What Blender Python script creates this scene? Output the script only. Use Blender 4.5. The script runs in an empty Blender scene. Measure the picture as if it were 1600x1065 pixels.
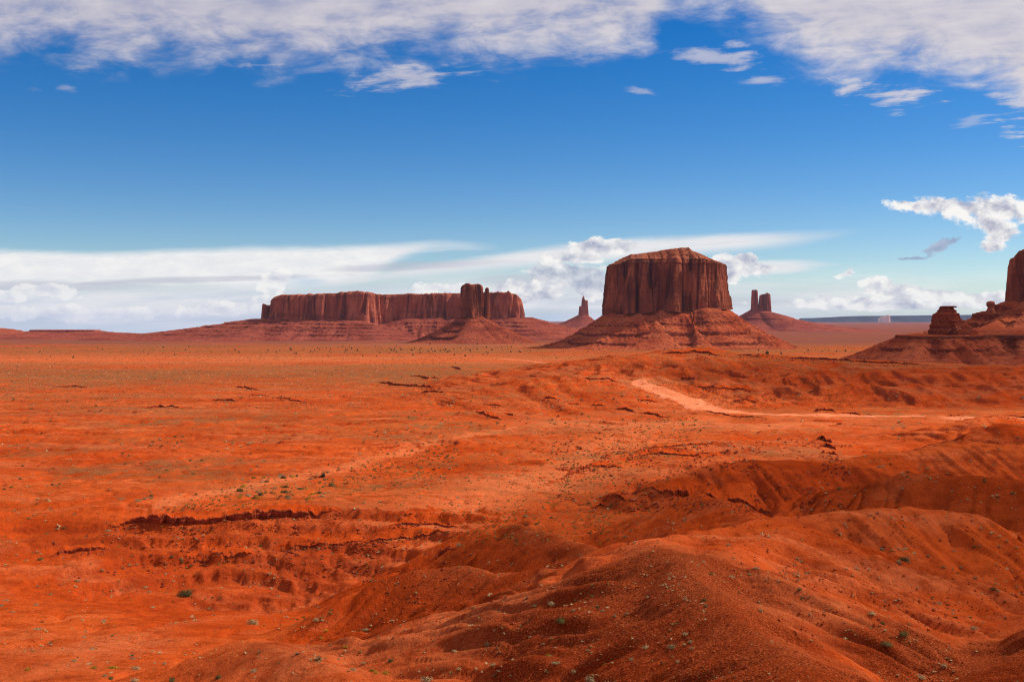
import bpy, math, random
import numpy as np

# ------------------------------------------------------------------ camera, sky, sun, exposure
SC = bpy.context.scene
COL = SC.collection
F = 1716.0            # focal length in photo pixels (photo is 1600 wide)
HZ = 500.0            # horizon row in the photo
CZ = 80.0             # eye height above the far plain (m)

cam = bpy.data.cameras.new('camera')
cam.sensor_width = 36.0
cam.lens = 36.0 * F / 1600.0
cam.shift_y = -(532.5 - HZ) / 1600.0
cam.clip_start = 0.5
cam.clip_end = 200000.0
camo = bpy.data.objects.new('camera', cam)
camo.location = (0, 0, CZ)
camo.rotation_euler = (math.pi / 2, 0, 0)
COL.objects.link(camo)
SC.camera = camo

SUN_EL = math.radians(42)
SUN_AZ = math.radians(74)      # clockwise from +Y (the view direction): from ahead and to the right
SUN_STRENGTH = 5.0
SKY_STRENGTH = 0.085

sl = bpy.data.lights.new('sun', 'SUN')
sl.energy = SUN_STRENGTH
sl.angle = math.radians(0.53)
sl.color = (1.0, 0.945, 0.86)
so = bpy.data.objects.new('sun', sl)
# a sun lamp shines along its local -Z; tilt it so that -Z points away from the sun
import mathutils
sdir = mathutils.Vector((math.cos(SUN_EL) * math.sin(SUN_AZ), math.cos(SUN_EL) * math.cos(SUN_AZ), math.sin(SUN_EL)))
so.rotation_euler = sdir.to_track_quat('Z', 'Y').to_euler()
COL.objects.link(so)

SC.view_settings.view_transform = 'Standard'
SC.view_settings.look = 'None'
SC.view_settings.exposure = 0.0
SC.view_settings.gamma = 1.0
SC.render.engine = 'CYCLES'
SC.cycles.max_bounces = 6
SC.cycles.volume_bounces = 1
SC.cycles.diffuse_bounces = 3
SC.cycles.use_denoising = True
SC.cycles.denoising_prefilter = 'NONE'
SC.cycles.filter_width = 1.15


class NT:
    """small helper to write node maths as expressions"""
    def __init__(self, tree):
        self.t = tree

    def n(self, kind, **kw):
        nd = self.t.nodes.new(kind)
        for k, v in kw.items():
            setattr(nd, k, v)
        return nd

    def put(self, sock, v):
        if isinstance(v, bpy.types.NodeSocket):
            self.t.links.new(v, sock)
        else:
            sock.default_value = v

    def m(self, op, *a, clamp=False):
        nd = self.n('ShaderNodeMath', operation=op)
        nd.use_clamp = clamp
        for i, v in enumerate(a):
            self.put(nd.inputs[i], v)
        return nd.outputs[0]

    def add(self, *a):
        r = a[0]
        for b in a[1:]:
            r = self.m('ADD', r, b)
        return r

    def mul(self, *a):
        r = a[0]
        for b in a[1:]:
            r = self.m('MULTIPLY', r, b)
        return r

    def sub(self, a, b): return self.m('SUBTRACT', a, b)
    def mx(self, a, b): return self.m('MAXIMUM', a, b)
    def mn(self, a, b): return self.m('MINIMUM', a, b)
    def inv(self, a): return self.m('SUBTRACT', 1.0, a)

    def ss(self, v, lo, hi, a=0.0, b=1.0):
        nd = self.n('ShaderNodeMapRange', interpolation_type='SMOOTHSTEP')
        self.put(nd.inputs[0], v)
        for i, q in enumerate((lo, hi, a, b)):
            self.put(nd.inputs[i + 1], q)
        return nd.outputs[0]

    def lin(self, v, lo, hi, a=0.0, b=1.0):
        nd = self.n('ShaderNodeMapRange', interpolation_type='LINEAR')
        nd.clamp = True
        self.put(nd.inputs[0], v)
        for i, q in enumerate((lo, hi, a, b)):
            self.put(nd.inputs[i + 1], q)
        return nd.outputs[0]

    def vec(self, x, y, z=0.0):
        nd = self.n('ShaderNodeCombineXYZ')
        for i, v in enumerate((x, y, z)):
            self.put(nd.inputs[i], v)
        return nd.outputs[0]

    def noise(self, vec, scale=1.0, detail=4.0, rough=0.55, dist=0.0, lac=2.0):
        nd = self.n('ShaderNodeTexNoise')
        self.put(nd.inputs['Vector'], vec)
        nd.inputs['Scale'].default_value = scale
        nd.inputs['Detail'].default_value = detail
        nd.inputs['Roughness'].default_value = rough
        nd.inputs['Lacunarity'].default_value = lac
        nd.inputs['Distortion'].default_value = dist
        return nd.outputs['Fac']

    def mapping(self, vec, scale=(1, 1, 1), loc=(0, 0, 0), rot=(0, 0, 0)):
        nd = self.n('ShaderNodeMapping')
        self.put(nd.inputs[0], vec)
        nd.inputs['Location'].default_value = loc
        nd.inputs['Rotation'].default_value = rot
        nd.inputs['Scale'].default_value = scale
        return nd.outputs[0]

    def mix(self, fac, a, b, kind='MIX'):
        nd = self.n('ShaderNodeMix', data_type='RGBA', blend_type=kind)
        self.put(nd.inputs[0], fac)
        for s, v in ((nd.inputs[6], a), (nd.inputs[7], b)):
            if not isinstance(v, bpy.types.NodeSocket) and len(v) == 3:
                v = (*v, 1.0)
            self.put(s, v)
        return nd.outputs[2]

    def curve(self, v, lo, hi, pts, vlo, vhi):
        """piecewise curve: input lo..hi, points (x, y) with y in vlo..vhi"""
        nd = self.n('ShaderNodeFloatCurve')
        c = nd.mapping.curves[0]
        P = [((x - lo) / (hi - lo), (y - vlo) / (vhi - vlo)) for x, y in pts]
        c.points[0].location = P[0]
        c.points[1].location = P[-1]
        for p in P[1:-1]:
            c.points.new(*p)
        nd.mapping.update()
        self.put(nd.inputs['Value'], self.lin(v, lo, hi, 0, 1))
        return self.lin(nd.outputs[0], 0, 1, vlo, vhi)


def build_world():
    w = bpy.data.worlds.new('World')
    SC.world = w
    w.use_nodes = True
    t = w.node_tree
    t.nodes.clear()
    N = NT(t)
    out = N.n('ShaderNodeOutputWorld')
    bg = N.n('ShaderNodeBackground')
    bg.inputs['Strength'].default_value = SKY_STRENGTH
    t.links.new(bg.outputs[0], out.inputs[0])
    sky = N.n('ShaderNodeTexSky', sky_type='NISHITA')
    sky.sun_disc = False
    sky.sun_elevation = SUN_EL
    sky.sun_rotation = SUN_AZ
    sky.altitude = 1700
    sky.air_density = 1.0
    sky.dust_density = 0.25
    sky.ozone_density = 2.2
    hs = N.n('ShaderNodeHueSaturation')
    hs.inputs['Saturation'].default_value = 1.50
    hs.inputs['Value'].default_value = 1.22
    hs.inputs['Hue'].default_value = 0.508
    t.links.new(sky.outputs[0], hs.inputs['Color'])
    skyc = N.mix(1.0, hs.outputs[0], (0.93, 0.96, 1.0), 'MULTIPLY')

    tc = N.n('ShaderNodeTexCoord')
    sep = N.n('ShaderNodeSeparateXYZ')
    t.links.new(tc.outputs['Generated'], sep.inputs[0])
    dx, dy, dz = sep.outputs
    t.links.new(N.vec(dx, dy, N.mx(dz, 0.012)), sky.inputs['Vector'])
    ay = N.mx(N.m('ABSOLUTE', dy), 0.05)
    # direction expressed as tangents, then as "photo units" so that cloud places are easy to write down
    u = N.m('DIVIDE', dx, ay)
    v = N.m('DIVIDE', dz, ay)
    X = N.add(N.mul(u, F), 800.0)
    Y = N.sub(HZ, N.mul(v, F))
    # cloud-layer coordinates (a flat layer overhead)
    vz = N.mx(v, 0.02)
    lx = N.m('DIVIDE', u, vz)
    ly = N.m('DIVIDE', 1.0, vz)
    layer = N.vec(lx, ly)
    S = 1.0 / SKY_STRENGTH

    def C(r, g, b):
        def l(c):
            c /= 255.0
            return ((c + 0.055) / 1.055) ** 2.4 if c > 0.04 else c / 12.92
        return (l(r) * S, l(g) * S, l(b) * S, 1.0)

    def ell(xc, yc, a, b, rot=0.0):
        ex = N.sub(X, xc)
        ey = N.sub(Y, yc)
        c, s = math.cos(rot), math.sin(rot)
        p = N.mul(N.add(N.mul(ex, c), N.mul(ey, s)), 1.0 / a)
        q = N.mul(N.sub(N.mul(ey, c), N.mul(ex, s)), 1.0 / b)
        return N.inv(N.m('SQRT', N.add(N.mul(p, p), N.mul(q, q))))

    col = skyc
    # ---- low cloud sheets near the horizon -------------------------------------------------
    st = N.noise(N.vec(N.mul(X, 0.0032), N.add(N.mul(Y, 0.032), N.mul(X, 0.0012))), 1.0, 7, 0.58, 0.4)
    st2 = N.noise(N.vec(N.add(N.mul(X, 0.006), 7.3), N.add(N.mul(Y, 0.05), N.mul(X, 0.0015))), 1.0, 8, 0.62, 0.3)
    fine = N.noise(N.vec(N.mul(X, 0.02), N.mul(Y, 0.06)), 1.0, 8, 0.65)
    bil = N.noise(N.vec(N.mul(X, 0.022), N.mul(Y, 0.03)), 1.0, 10, 0.56, 0.25)
    bil_s = N.noise(N.vec(N.add(N.mul(X, 0.022), 0.22), N.add(N.mul(Y, 0.03), -0.30)), 1.0, 10, 0.56, 0.25)
    lit = N.sub(bil, bil_s)                      # > 0 where the puff faces the sun (up and to the right)

    edgeN = N.mul(N.sub(st2, 0.5), 26.0)
    # general veil under about row 420
    veil = N.mul(N.ss(N.add(Y, edgeN), 405, 470), N.ss(X, 1750, 1150, 0.45, 1.0))
    veilc = N.mix(N.ss(st, 0.36, 0.66), C(204, 213, 226), C(236, 236, 238))
    veil = N.mul(veil, N.ss(N.add(st, N.mul(N.ss(X, 1300, 500), 0.16)), 0.28, 0.60, 0.35, 0.97))
    col = N.mix(veil, col, veilc)
    # left sheet
    top1 = N.curve(X, -400, 1700, [(-400, 392), (0, 387), (180, 390), (300, 385), (500, 381), (620, 377), (715, 374), (820, 395), (1700, 470)], 330, 480)
    s1 = N.ss(N.sub(N.add(Y, N.mul(edgeN, 0.5)), top1), -2, 15)
    bot1 = N.curve(X, -400, 1700, [(-400, 446), (0, 444), (250, 438), (420, 448), (560, 432), (720, 378), (900, 380), (1700, 400)], 330, 480)
    e1 = N.ss(N.sub(N.add(Y, N.mul(edgeN, 1.2)), bot1), 16, -10)
    m1 = N.mul(s1, e1, N.ss(st, 0.25, 0.45, 0.75, 1.0))
    col = N.mix(m1, col, N.mix(N.ss(fine, 0.3, 0.7), C(232, 233, 236), C(246, 245, 243)))
    # long wedge-shaped sheet behind the big butte, thinning out to the right
    top2 = N.curve(X, 500, 1700, [(500, 440), (680, 408), (800, 391), (900, 378), (1000, 369), (1100, 364), (1200, 361), (1360, 355), (1500, 350), (1700, 345)], 330, 480)
    bot2 = N.curve(X, 500, 1700, [(500, 440), (650, 430), (800, 418), (900, 412), (1000, 404), (1100, 395), (1200, 387), (1300, 372), (1380, 355), (1700, 340)], 330, 480)
    m2 = N.mul(N.ss(N.sub(N.add(Y, N.mul(edgeN, 0.35)), top2), -2, 12), N.ss(N.sub(N.add(Y, N.mul(edgeN, 0.5)), bot2), 8, -10), N.ss(X, 1370, 1120, 0.1, 0.96))
    col = N.mix(m2, col, N.mix(N.ss(st2, 0.3, 0.7), C(222, 224, 230), C(240, 239, 239)))
    m3 = N.mul(N.ss(N.add(ell(1200, 418, 120, 17, -0.03), N.mul(N.sub(st2, 0.5), 0.9)), 0.1, 0.75), 0.85)
    col = N.mix(m3, col, C(234, 234, 236))
    # grey streaks
    for (xc, yc, a, b, r, d) in ((330, 436, 330, 7, -0.03, 0.55), (640, 416, 200, 10, -0.05, 0.55), (820, 440, 110, 16, 0, 0.5), (60, 447, 300, 12, 0.0, 0.5), (1100, 470, 260, 14, 0, 0.35)):
        mm = N.mul(N.ss(N.add(ell(xc, yc, a, b, r), N.mul(N.sub(st2, 0.5), 1.4)), 0.05, 0.7), d)
        col = N.mix(mm, col, C(186, 188, 204))
    # blue gaps
    for (xc, yc, a, b, r, d) in ((480, 440, 60, 14, 0, 0.4), (655, 398, 60, 6, -0.12, 0.35), (200, 512, 220, 12, 0, 0.2), (860, 498, 60, 14, 0, 0.3)):
        mm = N.mul(N.ss(N.add(ell(xc, yc, a, b, r), N.mul(N.sub(st2, 0.5), 1.3)), 0.05, 0.8), d)
        col = N.mix(mm, col, C(150, 194, 224))
    # ---- cumulus -------------------------------------------------------------------------
    bil2 = N.noise(N.vec(N.mul(X, 0.07), N.mul(Y, 0.10)), 1.0, 8, 0.6, 0.3)

    def cumulus(parts, amp, col, lo=0.10, hi=0.34, bright=1.0, shade=C(170, 176, 198), litc=C(250, 248, 245), a=1.0, shift=0.0, gain=3.4, fineamp=0.5):
        d = None
        for p in parts:
            e = ell(*p)
            d = e if d is None else N.mx(d, e)
        f = N.add(d, N.mul(N.sub(bil, 0.5), amp), N.mul(N.sub(bil2, 0.5), fineamp))
        mask = N.mul(N.ss(f, lo, hi), a)
        b = N.m('ADD', N.mul(lit, gain), N.add(N.lin(f, 0.1, 0.9, 0.72, 0.42), shift), clamp=True)
        return N.mix(mask, col, N.mix(b, shade, litc))

    col = cumulus([(930, 388, 55, 18), (970, 384, 34, 16), (900, 402, 60, 12)], 1.6, col, shift=0.05)
    col = cumulus([(880, 430, 70, 26), (920, 445, 50, 24), (835, 455, 60, 20)], 1.8, col, a=0.85, shift=-0.16)
    col = cumulus([(815, 448, 34, 16), (790, 452, 30, 12), (800, 470, 34, 10)], 1.7, col, shift=0.1)
    col = cumulus([(1130, 410, 24, 22), (1165, 405, 26, 11), (1180, 420, 40, 16), (1138, 430, 24, 16)], 1.6, col, shift=0.0)
    col = cumulus([(700, 455, 70, 15), (430, 440, 30, 26), (350, 482, 90, 14), (420, 470, 40, 10)], 2.0, col, a=0.8, shift=0.2, shade=C(198, 202, 218))
    col = cumulus([(70, 455, 70, 14), (10, 462, 40, 12), (120, 490, 180, 14)], 2.2, col, a=0.7, shift=0.2, shade=C(206, 210, 224))
    col = cumulus([(1375, 445, 34, 20), (1400, 455, 60, 14), (1460, 462, 80, 16), (1550, 468, 90, 16), (1330, 472, 60, 12), (1290, 468, 22, 14), (1420, 474, 240, 13)], 1.7, col, a=0.92, shift=0.12)
    col = cumulus([(1326, 425, 12, 9), (1316, 430, 16, 5, -0.3)], 1.5, col, hi=0.5, a=0.85, shift=0.1, fineamp=2.0)
    # the tall funnel-shaped cloud
    col = cumulus([(1500, 325, 110, 20, 0.05), (1545, 328, 75, 28, 0.0), (1550, 350, 48, 28, 0.5), (1562, 362, 34, 24), (1552, 384, 28, 14), (1430, 322, 56, 10, 0.1), (1620, 330, 60, 24)],
                  1.5, col, lo=0.06, hi=0.46, shift=0.14, gain=4.2, fineamp=0.9, shade=C(178, 180, 200))
    col = cumulus([(1470, 385, 36, 12, -0.45), (1425, 404, 28, 4, -0.05), (1490, 376, 18, 7, -0.4)], 1.2, col, hi=0.6, a=0.75, fineamp=1.6, shift=-0.45, shade=C(150, 158, 190), litc=C(205, 204, 218))
    # ---- high broken layer ---------------------------------------------------------------
    a1 = N.noise(N.vec(N.mul(lx, 1.5), N.mul(ly, 2.2)), 1.0, 10, 0.62, 0.5)
    a2 = N.noise(N.vec(N.add(N.mul(lx, 5.0), 3.1), N.add(N.mul(ly, 6.0), N.mul(lx, 1.6))), 1.0, 8, 0.56, 0.3)
    low = N.curve(X, -300, 1900, [(-300, 105), (0, 92), (60, 84), (180, 102), (300, 96), (430, 110), (560, 95), (700, 92), (800, 96), (900, 92), (985, 90), (1030, 55), (1080, 18), (1120, 20), (1180, 50), (1230, 92), (1310, 120), (1400, 130), (1480, 135), (1560, 150), (1640, 185), (1900, 200)], 0, 220)
    a3 = N.noise(N.vec(N.mul(X, 0.011), N.mul(Y, 0.022)), 1.0, 10, 0.60, 0.35)
    cov = N.sub(low, Y)                                            # > 0 inside the layer
    f = N.add(N.mul(cov, 1 / 55.0), N.mul(N.sub(a3, 0.5), 3.6), N.mul(N.sub(a2, 0.5), 0.9))
    hi = N.ss(f, -0.50, 1.5)
    hi = N.mul(hi, N.ss(N.add(N.mul(a2, 0.6), N.mul(a3, 0.5), N.mul(N.ss(X, 900, 1350), 0.06)), 0.32, 0.60, 0.70, 0.95), N.ss(cov, -45, 5))
    for (xc, yc, a, b, r, d) in ((640, 122, 90, 17, -0.10, 0.75), (1120, 94, 62, 18, 0.05, 0.6), (1390, 145, 90, 15, 0.06, 0.8), (1200, 124, 40, 8, 0.0, 0.55), (1575, 165, 60, 26, 0.6, 0.75),
                               (135, 103, 34, 12, -0.1, 0.4), (1012, 145, 22, 5, 0.2, 0.5), (400, 101, 60, 5, 0.0, 0.6), (55, 138, 16, 6, 0, 0.3), (102, 139, 14, 6, 0.2, 0.3), (730, 104, 40, 5, -0.2, 0.4), (1520, 186, 26, 9, -0.3, 0.4)):
        w_ = N.mul(N.ss(N.add(ell(xc, yc, a * 1.25, b * 1.25, r), N.mul(N.sub(a3, 0.5), 4.2), N.mul(N.sub(a2, 0.5), 3.6)), 0.05, 1.3), d)
        hi = N.mx(hi, w_)
    hc = N.mix(N.ss(N.add(N.mul(a3, 0.7), N.mul(a2, 0.4), N.mul(N.ss(X, 200, 1400), 0.14)), 0.42, 0.90), C(184, 182, 200), C(222, 216, 219))
    col = N.mix(hi, col, hc)
    t.links.new(col, bg.inputs['Color'])


build_world()

# ------------------------------------------------------------------ helpers: noise, meshes, tags
rng = np.random.default_rng(7)
random.seed(7)


def _h(ix, iy, seed):
    a = (ix.astype(np.int64) * 374761393 + iy.astype(np.int64) * 668265263 + seed * 1442695041) & 0xFFFFFFFF
    a = ((a ^ (a >> 13)) * 1274126177) & 0xFFFFFFFF
    a = (a ^ (a >> 16)) & 0xFFFFFFFF
    return a


def perlin(x, y, seed=0):
    x = np.asarray(x, float); y = np.asarray(y, float)
    x, y = np.broadcast_arrays(x, y)
    x0 = np.floor(x); y0 = np.floor(y)
    fx = x - x0; fy = y - y0
    ix = x0.astype(np.int64); iy = y0.astype(np.int64)
    ux = fx * fx * fx * (fx * (fx * 6 - 15) + 10); uy = fy * fy * fy * (fy * (fy * 6 - 15) + 10)

    def g(a, b, dx, dy):
        ang = _h(a, b, seed) * (2 * math.pi / 4294967296.0)
        return np.cos(ang) * dx + np.sin(ang) * dy
    n00 = g(ix, iy, fx, fy); n10 = g(ix + 1, iy, fx - 1, fy)
    n01 = g(ix, iy + 1, fx, fy - 1); n11 = g(ix + 1, iy + 1, fx - 1, fy - 1)
    a = n00 + ux * (n10 - n00); b = n01 + ux * (n11 - n01)
    return (a + uy * (b - a)) * 1.5


def fbm(x, y, octv=4, seed=0, gain=0.5):
    s = 0; a = 1.0; t = 0
    for k in range(octv):
        s = s + a * perlin(np.asarray(x) * 2 ** k + 17.3 * k, np.asarray(y) * 2 ** k - 9.1 * k, seed + k)
        t += a; a *= gain
    return s / t


def ridged(x, y, octv=3, seed=0, gain=0.5):
    s = 0; a = 1.0; t = 0
    for k in range(octv):
        s = s + a * (1 - 2 * np.abs(perlin(np.asarray(x) * 2 ** k + 5.7 * k, np.asarray(y) * 2 ** k + 3.3 * k, seed + k)))
        t += a; a *= gain
    return s / t


def sstep(a, b, x):
    t = np.clip((x - a) / (b - a), 0, 1)
    return t * t * (3 - 2 * t)


def mesh_obj(name, verts, faces, mat, parent=None, smooth=True):
    me = bpy.data.meshes.new(name)
    verts = np.asarray(verts, np.float32)
    if isinstance(faces, np.ndarray):
        nf, k = faces.shape
        me.vertices.add(len(verts)); me.vertices.foreach_set('co', verts.ravel())
        me.loops.add(nf * k); me.loops.foreach_set('vertex_index', faces.astype(np.int32).ravel())
        me.polygons.add(nf)
        me.polygons.foreach_set('loop_start', np.arange(0, nf * k, k, dtype=np.int32))
        me.update(calc_edges=True)
    else:
        me.from_pydata([tuple(map(float, q)) for q in verts], [], faces)
    me.polygons.foreach_set('use_smooth', np.full(len(me.polygons), smooth, bool))
    me.update()
    if mat:
        me.materials.append(mat)
    o = bpy.data.objects.new(name, me)
    COL.objects.link(o)
    if parent:
        o.parent = parent
    return o


def tag(o, label=None, cat=None, group=None, kind=None):
    if label: o['label'] = label
    if cat: o['category'] = cat
    if group: o['group'] = group
    if kind: o['kind'] = kind
    return o


def empty(name, loc=(0, 0, 0)):
    o = bpy.data.objects.new(name, None)
    o.location = loc
    o.empty_display_size = 1
    COL.objects.link(o)
    return o


def grid_faces(nr, nc, closed=False):
    r = np.arange(nr - 1)[:, None]
    c = np.arange(nc if closed else nc - 1)[None, :]
    c2 = (c + 1) % nc
    a = r * nc + c; b = r * nc + c2; d = (r + 1) * nc + c2; e = (r + 1) * nc + c
    return np.stack([a, b, d, e], -1).reshape(-1, 4)


def W(px, py, y):
    """a world point seen at photo place (px, py) when it stands y metres ahead"""
    return ((px - 800.0) / F * y, y, CZ - (py - HZ) / F * y)


# ------------------------------------------------------------------ materials
def new_mat(name, rough=1.0, spec=0.0):
    m = bpy.data.materials.new(name)
    m.use_nodes = True
    N = NT(m.node_tree)
    b = m.node_tree.nodes['Principled BSDF']
    b.inputs['Roughness'].default_value = rough
    b.inputs['Specular IOR Level'].default_value = spec
    return m, N, b


def bump(N, b, h, strength, dist):
    nd = N.n('ShaderNodeBump')
    nd.inputs['Strength'].default_value = strength
    nd.inputs['Distance'].default_value = dist
    N.put(nd.inputs['Height'], h)
    N.t.links.new(nd.outputs[0], b.inputs['Normal'])


def objco(N):
    return N.n('ShaderNodeTexCoord').outputs['Object']


def sepz(N, v):
    s = N.n('ShaderNodeSeparateXYZ')
    N.put(s.inputs[0], v)
    return s.outputs


SOIL = (0.50, 0.061, 0.0078)
SOIL_D = (0.29, 0.032, 0.0050)
SOIL_L = (0.60, 0.098, 0.018)
SAND = (0.75, 0.185, 0.062)
SCRUB = (0.19, 0.095, 0.034)
FARB = (0.17, 0.060, 0.042)  # brown far plain, shade of clouds mixed into the colour
ROCK = (0.24, 0.032, 0.010)


def ground_material():
    m, N, b = new_mat('red_desert_soil')
    P = objco(N)
    at = N.n('ShaderNodeAttribute', attribute_name='cover')
    s = N.n('ShaderNodeSeparateColor')
    N.t.links.new(at.outputs['Color'], s.inputs[0])
    sand, scrub, far = s.outputs
    rock = at.outputs['Alpha']
    n1 = N.noise(P, 0.018, 5, 0.6, 0.6)
    n2 = N.noise(P, 0.35, 6, 0.65)
    n3 = N.noise(P, 3.2, 6, 0.7)
    z = sepz(N, P)[2]
    strata = N.noise(N.vec(N.mul(sepz(N, P)[0], 0.004), N.mul(sepz(N, P)[1], 0.004), N.mul(z, 0.55)), 1.0, 4, 0.6)
    streak = N.noise(N.mapping(P, (0.012, 0.05, 0.05)), 1.0, 6, 0.65, 0.8)
    mid = N.noise(P, 0.085, 6, 0.68, 0.4)
    spk = N.noise(P, 0.75, 5, 0.75)
    c = N.mix(N.ss(n1, 0.40, 0.66), SOIL, SOIL_L)
    c = N.mix(N.mul(N.ss(streak, 0.52, 0.66), 0.7), c, SOIL_D)
    c = N.mix(N.mul(N.ss(streak, 0.44, 0.33), 0.5), c, SAND)
    tan = N.noise(N.mapping(P, (0.0045, 0.011, 0.01)), 1.0, 6, 0.62, 0.8)
    c = N.mix(N.mul(N.ss(tan, 0.50, 0.64), 0.65), c, (0.46, 0.125, 0.045))
    crust = N.noise(P, 0.032, 6, 0.62, 1.0)
    c = N.mix(N.mul(N.ss(crust, 0.55, 0.68), 0.40), c, (0.60, 0.14, 0.048))
    c = N.mix(N.mul(N.ss(mid, 0.52, 0.66), 0.6), c, SOIL_D)
    c = N.mix(N.mul(N.ss(n2, 0.45, 0.68), 0.6), c, SOIL_D)
    c = N.mix(N.mul(N.ss(spk, 0.60, 0.70), 0.65), c, (0.17, 0.026, 0.008))
    c = N.mix(N.mul(N.ss(spk, 0.36, 0.28), 0.5), c, SOIL_L)
    c = N.mix(N.mul(N.ss(strata, 0.50, 0.62), 0.35), c, SOIL_D)
    c = N.mix(N.mul(N.ss(n3, 0.50, 0.72), 0.45), c, SOIL_D)
    c = N.mix(N.mul(N.ss(n3, 0.42, 0.28), 0.25), c, SOIL_L)
    c = N.mix(N.mul(rock, N.ss(n2, 0.25, 0.65, 0.5, 1.0)), c, ROCK)
    c = N.mix(N.mul(sand, N.ss(n2, 0.2, 0.7, 1.0, 0.6)), c, SAND)
    c = N.mix(N.mul(scrub, N.ss(N.noise(P, 0.12, 6, 0.7), 0.30, 0.62)), c, SCRUB)
    c = N.mix(far, c, FARB)
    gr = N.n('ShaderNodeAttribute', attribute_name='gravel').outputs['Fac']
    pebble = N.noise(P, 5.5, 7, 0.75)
    c = N.mix(N.mul(gr, N.ss(pebble, 0.34, 0.56)), c, (0.165, 0.022, 0.005))  # gravel colour, with slope shade painted into it
    c = N.mix(N.mul(gr, N.ss(pebble, 0.66, 0.74), 0.7), c, (0.52, 0.13, 0.05))
    N.t.links.new(c, b.inputs['Base Color'])
    h = N.add(N.mul(N.noise(P, 0.22, 8, 0.7), 2.2), N.mul(N.noise(P, 1.1, 8, 0.68), 1.0), N.mul(N.noise(P, 9.0, 5, 0.7), 0.25))
    bump(N, b, h, 0.85, 0.6)
    return m


def cliff_material(name, base, dark, light, streak=0.06, hz=0.05):
    m, N, b = new_mat(name)
    P = objco(N)
    x, y, z = sepz(N, P)
    v1 = N.noise(N.vec(N.mul(x, streak), N.mul(y, streak), N.mul(z, streak * 0.09)), 1.0, 6, 0.62, 0.3)
    v2 = N.noise(N.vec(N.mul(x, streak * 3.2), N.mul(y, streak * 3.2), N.mul(z, streak * 0.22)), 1.0, 6, 0.62)
    big = N.noise(N.mapping(P, (0.02, 0.02, 0.009)), 1.0, 5, 0.6, 0.6)
    hb = N.noise(N.vec(N.mul(x, 0.003), N.mul(y, 0.003), N.mul(z, hz)), 1.0, 5, 0.65)
    c = N.mix(N.ss(big, 0.46, 0.62), base, light)
    c = N.mix(N.mul(N.ss(v1, 0.46, 0.62), 0.85), c, dark)
    c = N.mix(N.mul(N.ss(v2, 0.50, 0.70), 0.4), c, dark)
    c = N.mix(N.mul(N.ss(hb, 0.54, 0.66), 0.35), c, dark)
    N.t.links.new(c, b.inputs['Base Color'])
    h = N.add(N.mul(v2, 1.0), N.mul(N.noise(P, 0.25, 7, 0.65), 0.8), N.mul(hb, 0.5))
    bump(N, b, h, 0.9, 6.0)
    return m


def talus_material(name, base, dark, light, zs=0.10, rocks=0.12):
    m, N, b = new_mat(name)
    P = objco(N)
    x, y, z = sepz(N, P)
    at = N.n('ShaderNodeAttribute', attribute_name='steep')
    band = N.noise(N.vec(N.mul(x, 0.004), N.mul(y, 0.004), N.mul(z, zs)), 1.0, 5, 0.65)
    sp = N.noise(P, rocks, 7, 0.72)
    big = N.noise(P, 0.013, 4, 0.6)
    c = N.mix(N.ss(big, 0.35, 0.65), base, light)
    c = N.mix(N.mul(N.ss(band, 0.50, 0.62), 0.55), c, dark)
    c = N.mix(N.mul(N.ss(sp, 0.52, 0.62), 0.8), c, dark)
    c = N.mix(N.mul(N.ss(sp, 0.44, 0.34), 0.8), c, light)
    c = N.mix(N.mul(at.outputs['Fac'], 0.85), c, dark)
    N.t.links.new(c, b.inputs['Base Color'])
    bump(N, b, N.add(sp, N.mul(N.noise(P, rocks * 4, 5, 0.7), 0.4)), 0.9, 5.0)
    return m


def simple_rock(name, base, dark, scale):
    m, N, b = new_mat(name)
    P = objco(N)
    x, y, z = sepz(N, P)
    n = N.noise(P, scale, 6, 0.68)
    k = N.noise(N.vec(N.mul(x, scale * 0.25), N.mul(y, scale * 0.25), N.mul(z, scale * 1.6)), 1.0, 4, 0.6)
    c = N.mix(N.ss(n, 0.38, 0.66), base, dark)
    c = N.mix(N.mul(N.ss(k, 0.5, 0.65), 0.5), c, dark)
    N.t.links.new(c, b.inputs['Base Color'])
    bump(N, b, n, 0.8, 0.4)
    return m


def leaf_material(name, a, c2, rnd=True):
    m, N, b = new_mat(name, 0.9, 0.05)
    P = objco(N)
    g = N.n('ShaderNodeNewGeometry')
    oi = N.n('ShaderNodeObjectInfo')
    f = g.outputs['Random Per Island']
    c = N.mix(f, a, c2)
    hs = N.n('ShaderNodeHueSaturation')
    N.put(hs.inputs['Color'], c)
    N.put(hs.inputs['Value'], N.lin(oi.outputs['Random'], 0, 1, 0.75, 1.25))
    N.t.links.new(hs.outputs[0], b.inputs['Base Color'])
    return m


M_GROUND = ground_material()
M_ROAD = simple_rock('pale_packed_dirt', (0.70, 0.22, 0.10), (0.60, 0.15, 0.055), 0.12)
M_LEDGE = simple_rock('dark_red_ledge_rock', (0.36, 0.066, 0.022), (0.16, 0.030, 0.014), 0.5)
M_BOULDER = simple_rock('pale_red_boulder_rock', (0.52, 0.17, 0.085), (0.30, 0.07, 0.032), 0.9)
M_STONE = simple_rock('dark_red_gravel', (0.40, 0.075, 0.022), (0.20, 0.038, 0.016), 2.0)
M_CLIFF = cliff_material('varnished_red_sandstone', (0.215, 0.055, 0.028), (0.070, 0.021, 0.015), (0.36, 0.098, 0.047), 0.04)
M_CLIFF2 = cliff_material('red_sandstone_cliff', (0.37, 0.090, 0.052), (0.13, 0.037, 0.028), (0.48, 0.132, 0.075), 0.030)
M_CAP = talus_material('layered_cap_rock', (0.33, 0.080, 0.036), (0.13, 0.032, 0.018), (0.42, 0.13, 0.065), 0.16, 0.11)
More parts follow.
